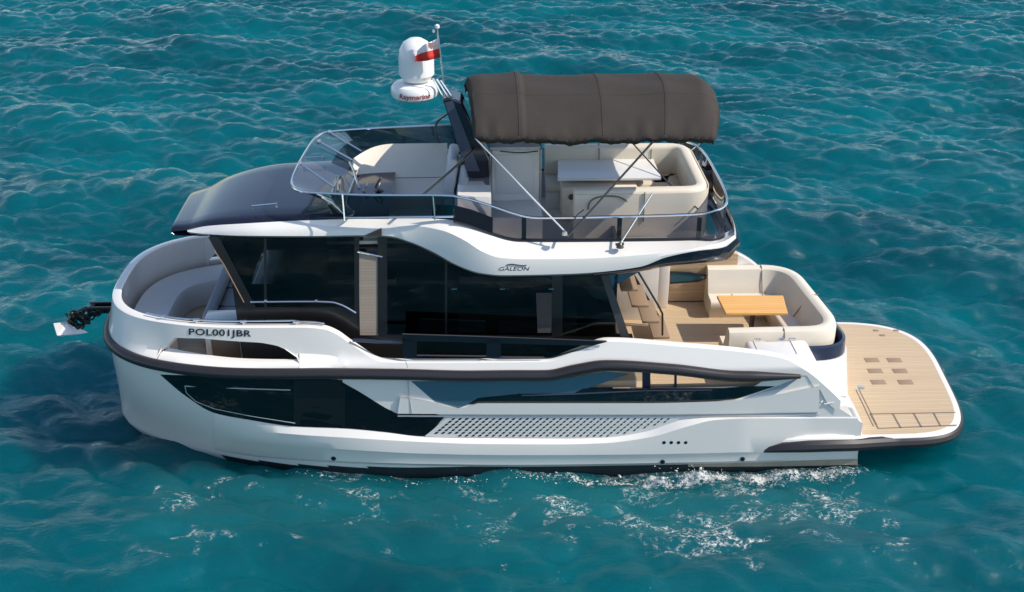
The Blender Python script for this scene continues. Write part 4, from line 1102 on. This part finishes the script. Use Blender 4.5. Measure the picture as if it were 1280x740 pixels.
q = MB(); q.tube(rp_, [0.02, 0.06, 0.09] + [0.108] * (len(rp_) - 5) + [0.09, 0.03], 10); q.build("platform_fender", M['rubber'], pf_)
q = MB(); q.tube([p + Vector((0, 0.07, 0.085)) for p in near_[1:]] + [Vector((5.75, -1.98, .445))], [0.02, 0.05, 0.065, 0.07, 0.07, 0.06], 10); q.build("quarter_rim", M['gel'], pf_)
for cx, cy in ((1090, 450), (1118, 450), (1094, 463.5), (1125, 463.5), (1098, 477.5), (1132, 477.5)):
    p = PZ(cx, cy, zP + .01); w_ = 0.125
    q = MB(); q.box(p.x - w_, p.x + w_, p.y - .075, p.y + .075, zP + .006, zP + .014, 0.003); q.build("tread_pad", M['hatch'], pf_)
q = MB()
def zl(a, b, r=0.012):
    p0, p1 = PZ(*a, zP + .008), PZ(*b, zP + .008); d_ = (p1 - p0).normalized(); nn = Vector((-d_.y, d_.x, 0)) * r
    q.prism([p0 + nn, p1 + nn, p1 - nn, p0 - nn], (0, 0, .004))
zl((1088, 517.5), (1194, 515.5)); zl((1098, 535.5), (1196, 531.5)); zl((1088, 517), (1098, 536)); zl((1116, 517), (1126, 535)); zl((1142, 516.5), (1152, 534)); zl((1167, 516), (1176, 533)); zl((1070, 487), (1092, 533), .006); zl((1074, 487), (1096, 531), .006)
q.build("platform_hatch_seam", M['seam'], pf_, smooth=False)
for px, py in ((1095, 413), (1103, 419), (1120, 413)):
    p = PZ(px, py, zP + .01); q = MB(); q.box(p.x - .05, p.x + .05, p.y - .03, p.y + .03, zP + .006, zP + .016, 0.004); q.build("platform_fitting", M['hatch'], pf_)

# ================================================================== LOOSE THINGS
RY = Matrix.Rotation(PSI, 4, 'Z')
def W(p): return RY @ Vector(p)
# ensign on its staff
base_ = PY(555, 103, -0.34)
flag = thing("ensign_flag", "small red and white flag flying from a thin steel staff beside the white dome", "flag", W(base_), PSI)
def rel(p): return Vector(p) - base_
q = MB(); q.tube([rel(PY(555, 103, -.34)), rel(PY(549.5, 60, -.34)), rel(PY(546.5, 35, -.34))], 0.012, 8); q.build("flagstaff", M['steel'], flag)
q = MB(); q.lathe(rel(PY(546.5, 34, -.34)), [(0.001, -.03), (0.035, -.01), (0.035, .03), (0.001, .05)], 10); q.lathe(rel(PY(542, 39, -.34)), [(0.001, -.03), (0.022, -.01), (0.022, .02), (0.001, .03)], 10); q.build("staff_lamp", M['radome'], flag)
tpf = [(548.5, 47), (540, 51.5), (531, 55), (524, 61), (518.5, 67)]; md = [(550.5, 60), (541, 62.5), (531, 65), (524, 67.5), (518, 70)]; btm = [(552, 71), (543, 73.5), (533, 76), (525, 76.5), (519, 77)]
def flagrow(pts):
    P = crom([Vector((a, b, 0)) for a, b in pts], 5)
    return [rel(PY(p.x, p.y, -.34 + .05 * math.sin(i * 0.55))) for i, p in enumerate(P)]
q = MB(); a, b, c = flagrow(tpf), flagrow(md), flagrow(btm)
mid1 = [(x + y) / 2 for x, y in zip(a, b)]; mid2 = [(x + y) / 2 for x, y in zip(b, c)]
q.mi = 0; q.grid([a, mid1, b]); q.mi = 1; q.grid([b, mid2, c])
cl = q.build("flag_cloth", [M['white_cloth'], M['red']], flag); cl.modifiers.new("thickness", 'SOLIDIFY').thickness = 0.004
q = MB(); e0 = rel(PY(539, 57, -.42)); q.prism([e0 + Vector((-.045, 0, .045)), e0 + Vector((.045, 0, .045)), e0 + Vector((.045, 0, -.015)), e0 + Vector((0, 0, -.06)), e0 + Vector((-.045, 0, -.015))], (0, -.006, 0)); q.build("flag_emblem", mat("faded_red", (0.62, 0.32, 0.30), 0.8), cl, smooth=False)

# anchor hanging in the roller, with its chain
an0 = Vector((-7.5, 0.03, 2.0))
anchor = thing("anchor", "pale metal anchor hanging with dark chain from the bow roller over the sea", "anchor", W(an0), PSI)
def A_(px, py, y=0.0): return PY(px, py, y) - an0
q = MB(); q.tube([A_(125, 388), A_(108, 386), A_(96, 392), A_(86, 402)], [0.04, 0.045, 0.05, 0.05], 8, True if False else False)
q.build("shank", M['chain'], anchor)
q = MB()
P0 = [A_(66, 404, -.15), A_(84, 402, .0), A_(112, 416, .0), A_(100, 418, -.05), A_(76, 421, -.15), A_(71, 420, -.2)]
apex = A_(80, 409, .25)
for i in range(len(P0)): q.face([q.bm.verts.new(P0[i]), q.bm.verts.new(P0[(i + 1) % len(P0)]), q.bm.verts.new(apex)])
q.poly(P0); fl_ = q.build("fluke", M['galv'], anchor, smooth=False)
bv = fl_.modifiers.new("bevel", 'BEVEL'); bv.width = 0.01
q = MB(); random.seed(3)
for k in range(70):
    t = random.random(); x = 128 - 44 * t; y_ = 386 + 4 * t + random.random() * (3 + 20 * (1 - abs(t - .62) / .62)); 
    c_ = A_(x, min(y_, 410), random.uniform(-.12, .12)); d_ = Vector((random.uniform(-1, 1), random.uniform(-1, 1), random.uniform(-1, 1))).normalized(); e_ = d_.cross(Vector((.3, .8, .2))).normalized()
    q.tube([c_ + d_ * .05 * math.cos(s) + e_ * .032 * math.sin(s) for s in np.linspace(0, 2 * math.pi, 11)[:-1]], 0.014, 5, closed=True)
q.build("chain", M['chain'], anchor)

# ================================================================== SEA
def spectrum(Ntile, L, wind, seed, lo, hi, amp, spread=2):
    rng = np.random.default_rng(seed)
    k1 = np.fft.fftfreq(Ntile, L / Ntile) * 2 * np.pi
    kx, ky = np.meshgrid(k1, k1); k = np.hypot(kx, ky); k[0, 0] = 1e-6
    V_ = wind[2]; Lw = V_ ** 2 / 9.81
    cosw = (kx * wind[0] + ky * wind[1]) / k
    P = np.exp(-1 / (k * Lw) ** 2) / k ** 4 * (0.012 + np.abs(cosw) ** spread)
    lam = 2 * np.pi / k
    P[(lam < lo) | (lam > hi)] = 0; P[0, 0] = 0
    h = (rng.normal(size=k.shape) + 1j * rng.normal(size=k.shape)) * np.sqrt(P)
    H = np.fft.ifft2(h); z = H.real; sc = amp / z.std()
    Dx = np.fft.ifft2(-1j * kx / k * h).real * sc; Dy = np.fft.ifft2(-1j * ky / k * h).real * sc
    return z * sc, Dx, Dy
def bil(T, L, X, Y):
    n = T.shape[0]; u = (X / L * n) % n; v = (Y / L * n) % n
    i = np.floor(u).astype(int) % n; j = np.floor(v).astype(int) % n; fu = u - np.floor(u); fv = v - np.floor(v)
    i2 = (i + 1) % n; j2 = (j + 1) % n
    return (T[j, i] * (1 - fu) + T[j, i2] * fu) * (1 - fv) + (T[j2, i] * (1 - fu) + T[j2, i2] * fu) * fv
wd = Vector((-0.22, -1.0, 0)).normalized()
SEA_A = spectrum(512, 61.0, (wd.x, wd.y, 5.2), 11, 0.7, 7.5, 0.128, 6)
SEA_B = spectrum(512, 17.3, (wd.x * .8, wd.y, 3.0), 5, 0.24, 1.2, 0.050, 4)
def wave(X, Y):
    z1, dx1, dy1 = [bil(t, 61.0, X, Y) for t in SEA_A]
    c, s = math.cos(.12), math.sin(.12); Xr, Yr = X * c - Y * s, X * s + Y * c
    z2, dx2, dy2 = [bil(t, 17.3, Xr, Yr) for t in SEA_B]
    return z1 + z2, 0.95 * dx1 + .75 * (dx2 * c + dy2 * s), 0.95 * dy1 + .75 * (-dx2 * s + dy2 * c)
def axis(a, b, d, far):
    mid = np.arange(a, b, d); out = [mid]; g = d; x = mid[-1]; hi = []
    while x < far: g *= 1.06; x += g; hi.append(x)
    g = d; x = mid[0]; lo = []
    while x > -far: g *= 1.06; x -= g; lo.append(x)
    return np.concatenate([lo[::-1], mid, hi])
gx = axis(-23.0, 23.0, 0.072, 2500); gy = axis(-8.0, 36.0, 0.072, 2500)
X, Y = np.meshgrid(gx, gy)
fade = np.clip(1 - (np.maximum(np.abs(X) - 24, 0) + np.maximum(Y - 37, 0) + np.maximum(-9 - Y, 0)) / 45, 0, 1)
Zw, Dx, Dy = wave(X, Y)
co = np.stack([X + Dx * fade, Y + Dy * fade, Zw * fade], -1).reshape(-1, 3)
ny_, nx_ = X.shape
idx = np.arange(nx_ * ny_).reshape(ny_, nx_)
quads = np.stack([idx[:-1, :-1], idx[:-1, 1:], idx[1:, 1:], idx[1:, :-1]], -1).reshape(-1, 4)
me = bpy.data.meshes.new("sea")
me.vertices.add(len(co)); me.vertices.foreach_set("co", co.astype(np.float32).ravel())
me.loops.add(quads.size); me.loops.foreach_set("vertex_index", quads.ravel().astype(np.int32))
me.polygons.add(len(quads)); me.polygons.foreach_set("loop_start", np.arange(0, quads.size, 4, dtype=np.int32))
me.polygons.foreach_set("use_smooth", np.ones(len(quads), dtype=bool))
me.update(calc_edges=True)
# where foam gathers: along the port waterline and on the lee side in front of it
c, s = math.cos(-PSI), math.sin(-PSI)
lx = co[:, 0] * c - co[:, 1] * s; ly = co[:, 0] * s + co[:, 1] * c
hbw = np.interp(lx, np.linspace(-6.85, 5.6, 120), [hb(x, 0.0) for x in np.linspace(-6.85, 5.6, 120)])
dist = np.where((lx > -6.9) & (lx < 5.75), -ly - hbw, 9.0)
edge = np.exp(-np.clip(dist, 0, 9) / 0.13) * (dist > -0.4) * np.interp(lx, [-4.6, -3.2, -1, 1.2, 2.2, 5.4, 5.75], [0, .25, .45, .6, 1, 1, .5])
band = np.interp(lx, [-6.2, -5.6, -3.5, -1.5, 0.5, 2.5, 5.5, 6.8], [0, .75, .6, .5, .7, .9, .8, 0])
d2 = np.where((lx > -6.9) & (lx < 7.2), -ly - 2.0, 9.0)
spread = np.where(d2 > 0, np.exp(-((d2 - 1.0 - 0.35 * np.clip(lx / 3, -1, 1)) / 1.25) ** 2), 0) * band
foam = np.clip(np.maximum(edge, 0.62 * spread), 0, 1)
at = me.attributes.new("foam", 'FLOAT', 'POINT'); at.data.foreach_set("value", foam.astype(np.float32))
sea = bpy.data.objects.new("sea", me); COL.objects.link(sea); sea["kind"] = "structure"

m = bpy.data.materials.new("sea_water"); m.use_nodes = True
t = m.node_tree; L_ = t.links; b = t.nodes["Principled BSDF"]
tc = t.nodes.new("ShaderNodeTexCoord")
def noise(scale, detail, rough=.55, sc=(1, 1, 1), dist=0.0, rot=0.0):
    mp = t.nodes.new("ShaderNodeMapping"); mp.inputs["Scale"].default_value = sc; mp.inputs["Rotation"].default_value = (0, 0, rot)
    L_.new(tc.outputs["Object"], mp.inputs[0])
    n = t.nodes.new("ShaderNodeTexNoise"); n.inputs["Scale"].default_value = scale; n.inputs["Detail"].default_value = detail; n.inputs["Roughness"].default_value = rough
    n.inputs["Distortion"].default_value = dist
    L_.new(mp.outputs[0], n.inputs["Vector"]); return n
def math_(op, a, b_=None, c_=None, clamp=False):
    n = t.nodes.new("ShaderNodeMath"); n.operation = op; n.use_clamp = clamp
    for i, v in enumerate((a, b_, c_)):
        if v is None: continue
        if isinstance(v, (int, float)): n.inputs[i].default_value = v
        else: L_.new(v, n.inputs[i])
    return n.outputs[0]
n0 = noise(0.16, 4, .6, (0.8, 1.3, 1))
cr = t.nodes.new("ShaderNodeValToRGB"); cr.color_ramp.elements[0].position = .3; cr.color_ramp.elements[0].color = (0.0, 0.044, 0.062, 1)
cr.color_ramp.elements[1].position = .72; cr.color_ramp.elements[1].color = (0.0, 0.118, 0.142, 1)
L_.new(n0.outputs["Fac"], cr.inputs[0])
# bubbles: threshold of fine noise by the foam attribute
at_n = t.nodes.new("ShaderNodeAttribute"); at_n.attribute_name = "foam"
nf1 = noise(1.1, 5, .6, (1, 1.4, 1), 1.0); nf2 = noise(11.0, 4, .65, (1, 1.4, 1), .8)
F_ = at_n.outputs["Fac"]
patch = math_('MULTIPLY', math_('ADD', math_('SUBTRACT', nf1.outputs["Fac"], 0.66), math_('MULTIPLY', F_, .34)), 9.0, clamp=True)
nf3 = noise(4.2, 5, .62, (1, 1.6, 1), 1.6)
ridge = math_('SUBTRACT', 1.0, math_('MULTIPLY', math_('ABSOLUTE', math_('SUBTRACT', nf3.outputs["Fac"], 0.5)), 16.0), clamp=True)
lace = math_('MULTIPLY', ridge, math_('MULTIPLY', math_('SUBTRACT', nf2.outputs["Fac"], .42), 5.0, clamp=True))
speck = math_('MULTIPLY', math_('SUBTRACT', nf2.outputs["Fac"], .55), 8.0, clamp=True)
ff = math_('MULTIPLY', patch, math_('MAXIMUM', math_('MULTIPLY', lace, .75), speck), clamp=True)
ff = math_('MULTIPLY', ff, math_('GREATER_THAN', F_, 0.03))
haze_f = math_('MULTIPLY', at_n.outputs["Fac"], .10)
mxa = t.nodes.new("ShaderNodeMix"); mxa.data_type = 'RGBA'; mxa.inputs["B"].default_value = (0.16, 0.36, 0.36, 1)
L_.new(haze_f, mxa.inputs["Factor"]); L_.new(cr.outputs[0], mxa.inputs["A"])
mxc = t.nodes.new("ShaderNodeMix"); mxc.data_type = 'RGBA'; mxc.inputs["B"].default_value = (0.80, 0.80, 0.78, 1)
L_.new(ff, mxc.inputs["Factor"]); L_.new(mxa.outputs["Result"], mxc.inputs["A"]); L_.new(mxc.outputs["Result"], b.inputs["Base Color"])
b.inputs["IOR"].default_value = 1.333
b.subsurface_method = 'BURLEY'; b.inputs["Subsurface Weight"].default_value = 1.0; b.inputs["Subsurface Radius"].default_value = (1.0, 1.0, 1.0); b.inputs["Subsurface Scale"].default_value = 2.2
L_.new(math_('ADD', math_('MULTIPLY', ff, .5), .055), b.inputs["Roughness"])
r1 = noise(5.0, 6, .62, (0.75, 1.5, 1), .3, .3); r2 = noise(1.5, 3, .5, (0.7, 1.5, 1), .2, .25)
hh = math_('ADD', math_('MULTIPLY', r1.outputs["Fac"], .040), math_('MULTIPLY', r2.outputs["Fac"], .06))
r0 = noise(15.0, 4, .6, (0.75, 1.5, 1), .3, .2)
hh = math_('ADD', hh, math_('MULTIPLY', r0.outputs["Fac"], .003))
hh = math_('ADD', hh, math_('MULTIPLY', ff, .012))
bp = t.nodes.new("ShaderNodeBump"); bp.inputs["Strength"].default_value = 0.8; bp.inputs["Distance"].default_value = 1.0
L_.new(hh, bp.inputs["Height"]); L_.new(bp.outputs["Normal"], b.inputs["Normal"])
me.materials.append(m)

# froth thrown up along the port waterline: fine bubbles and droplets
rng = np.random.default_rng(21)
ico = bmesh.new(); bmesh.ops.create_icosphere(ico, subdivisions=1, radius=1.0)
iv = np.array([v.co[:] for v in ico.verts]); itri = np.array([[v.index for v in f.verts] for f in ico.faces]); ico.free()
NF = 9000
fx = rng.uniform(-3.8, 5.85, NF)
keep = rng.random(NF) < np.interp(fx, [-3.8, -2, 0.5, 1.7, 2.2, 2.7, 5.0, 5.85], [.05, .12, .22, .5, 1, .75, .85, .4])
keep &= (np.sin(fx * 5.1) + np.sin(fx * 11.7 + 1) + np.sin(fx * 2.3) + np.sin(fx * 23)) > rng.uniform(-2.4, 1.6, NF)
fx = fx[keep]; n_ = len(fx)
fd = np.abs(rng.normal(0, 0.075, n_)) - 0.02 + 0.05 * (np.sin(fx * 7) + 1) * rng.random(n_)
fy = -np.array([hb(min(x, 5.59), 0.05) for x in fx]) - 0.06 - fd
r3 = np.array(RB.inverted()); P2 = (r3 @ np.stack([fx, fy, np.zeros(n_)])).T
wz = wave(P2[:, 0], P2[:, 1])[0]
lift = np.where(rng.random(n_) < .5, rng.exponential(0.035, n_), 0) * np.interp(fx, [1.4, 2.1, 2.6, 3.2], [.8, 2.2, 2.2, .8])
rad_ = rng.lognormal(math.log(0.0055), .5, n_)
ang = rng.uniform(0, 6.28, n_); st_ = rng.uniform(1, 2.4, n_)
loc = iv[None] * rad_[:, None, None] * rng.uniform(.7, 1.3, (n_, len(iv), 1))
loc[:, :, 0] *= st_[:, None]; loc[:, :, 2] *= .7
ca, sa = np.cos(ang)[:, None], np.sin(ang)[:, None]
xr = loc[:, :, 0] * ca - loc[:, :, 1] * sa; yr = loc[:, :, 0] * sa + loc[:, :, 1] * ca
vv = np.stack([xr + P2[:, 0:1], yr + P2[:, 1:2], loc[:, :, 2] + (wz + .004 + lift)[:, None]], -1).reshape(-1, 3)
tt = (itri[None] + (np.arange(n_) * len(iv))[:, None, None]).reshape(-1, 3)
fm = bpy.data.meshes.new("sea_foam"); fm.from_pydata(vv.tolist(), [], tt.tolist())
fm.polygons.foreach_set("use_smooth", [True] * len(fm.polygons)); fm.materials.append(mat("white_foam", (0.60, 0.63, 0.63), 0.6))
lx_ = np.linspace(-3.7, 6.05, 560); ww = np.linspace(0, 1, 15)
LX, WW = np.meshgrid(lx_, ww)
wid = 0.16 + 0.10 * (np.sin(LX * 3.1) + np.sin(LX * 7.7 + 1) + 2) / 4 + np.interp(LX, [1, 2.2, 5, 6], [0, .10, .12, .2])
LY = -np.interp(LX, np.linspace(-3.7, 5.59, 200), [hb(x, 0.05) for x in np.linspace(-3.7, 5.59, 200)]) - 0.03 - WW * wid
G2 = np.tensordot(r3, np.stack([LX, LY, np.zeros_like(LX)]), 1)
gz = wave(G2[0], G2[1])[0]
hump = np.sin(np.pi * np.clip(WW * .8 + .2, 0, 1)) * 0.045 * (1 + .6 * np.sin(LX * 9) + .4 * np.sin(LX * 21 + WW * 5)) * np.interp(LX, [-3.7, 0, 1.6, 2.2, 2.7, 5.5, 6.05], [.3, .6, 1, 2.2, 1.2, 1.2, .3])
rv = np.stack([G2[0], G2[1], gz + .012 + np.maximum(hump, 0)], -1).reshape(-1, 3)
ri = np.arange(LX.size).reshape(LX.shape)
rq = np.stack([ri[:-1, :-1], ri[:-1, 1:], ri[1:, 1:], ri[1:, :-1]], -1).reshape(-1, 4)
wgt = np.interp(LX, [-3.7, -2.5, 0.3, 1.5, 2.2, 5.3, 6.05], [0, .35, .55, .8, 1, 1, 0]) * np.sin(np.pi * (WW * .86 + .12)) ** .7
rm = bpy.data.meshes.new("wash"); rm.from_pydata(rv.tolist(), [], rq.tolist()); rm.polygons.foreach_set("use_smooth", [True] * len(rm.polygons))
ra = rm.attributes.new("froth", 'FLOAT', 'POINT'); ra.data.foreach_set("value", wgt.ravel().astype(np.float32))
fr_m = bpy.data.materials.new("lacy_froth"); fr_m.use_nodes = True
t = fr_m.node_tree; L_ = t.links; t.nodes.remove(t.nodes["Principled BSDF"])
tc = t.nodes.new("ShaderNodeTexCoord")
na = noise(17.0, 6, .7, (.8, 1.2, 1), .8); nb_ = noise(3.0, 3, .5)
af = t.nodes.new("ShaderNodeAttribute"); af.attribute_name = "froth"
v_ = math_('ADD', math_('MULTIPLY', na.outputs["Fac"], .7), math_('MULTIPLY', nb_.outputs["Fac"], .3))
al = math_('MULTIPLY', math_('SUBTRACT', v_, math_('SUBTRACT', .69, math_('MULTIPLY', af.outputs["Fac"], .24))), 9.0, clamp=True)
al = math_('MULTIPLY', al, .85)
d_ = t.nodes.new("ShaderNodeBsdfDiffuse"); d_.inputs[0].default_value = (0.70, 0.71, 0.70, 1)
tr_ = t.nodes.new("ShaderNodeBsdfTransparent"); ms = t.nodes.new("ShaderNodeMixShader")
L_.new(al, ms.inputs[0]); L_.new(tr_.outputs[0], ms.inputs[1]); L_.new(d_.outputs[0], ms.inputs[2]); L_.new(ms.outputs[0], t.nodes["Material Output"].inputs[0])
rm.materials.append(fr_m); wash = bpy.data.objects.new("wash", rm); COL.objects.link(wash)
wash["kind"] = "stuff"; wash["label"] = "lacy white wash lapping against the waterline of the yacht"; wash["category"] = "wash"
foam_o = bpy.data.objects.new("sea_foam", fm); COL.objects.link(foam_o)
foam_o["kind"] = "stuff"; foam_o["label"] = "white froth and droplets along the waterline of the yacht"; foam_o["category"] = "foam"
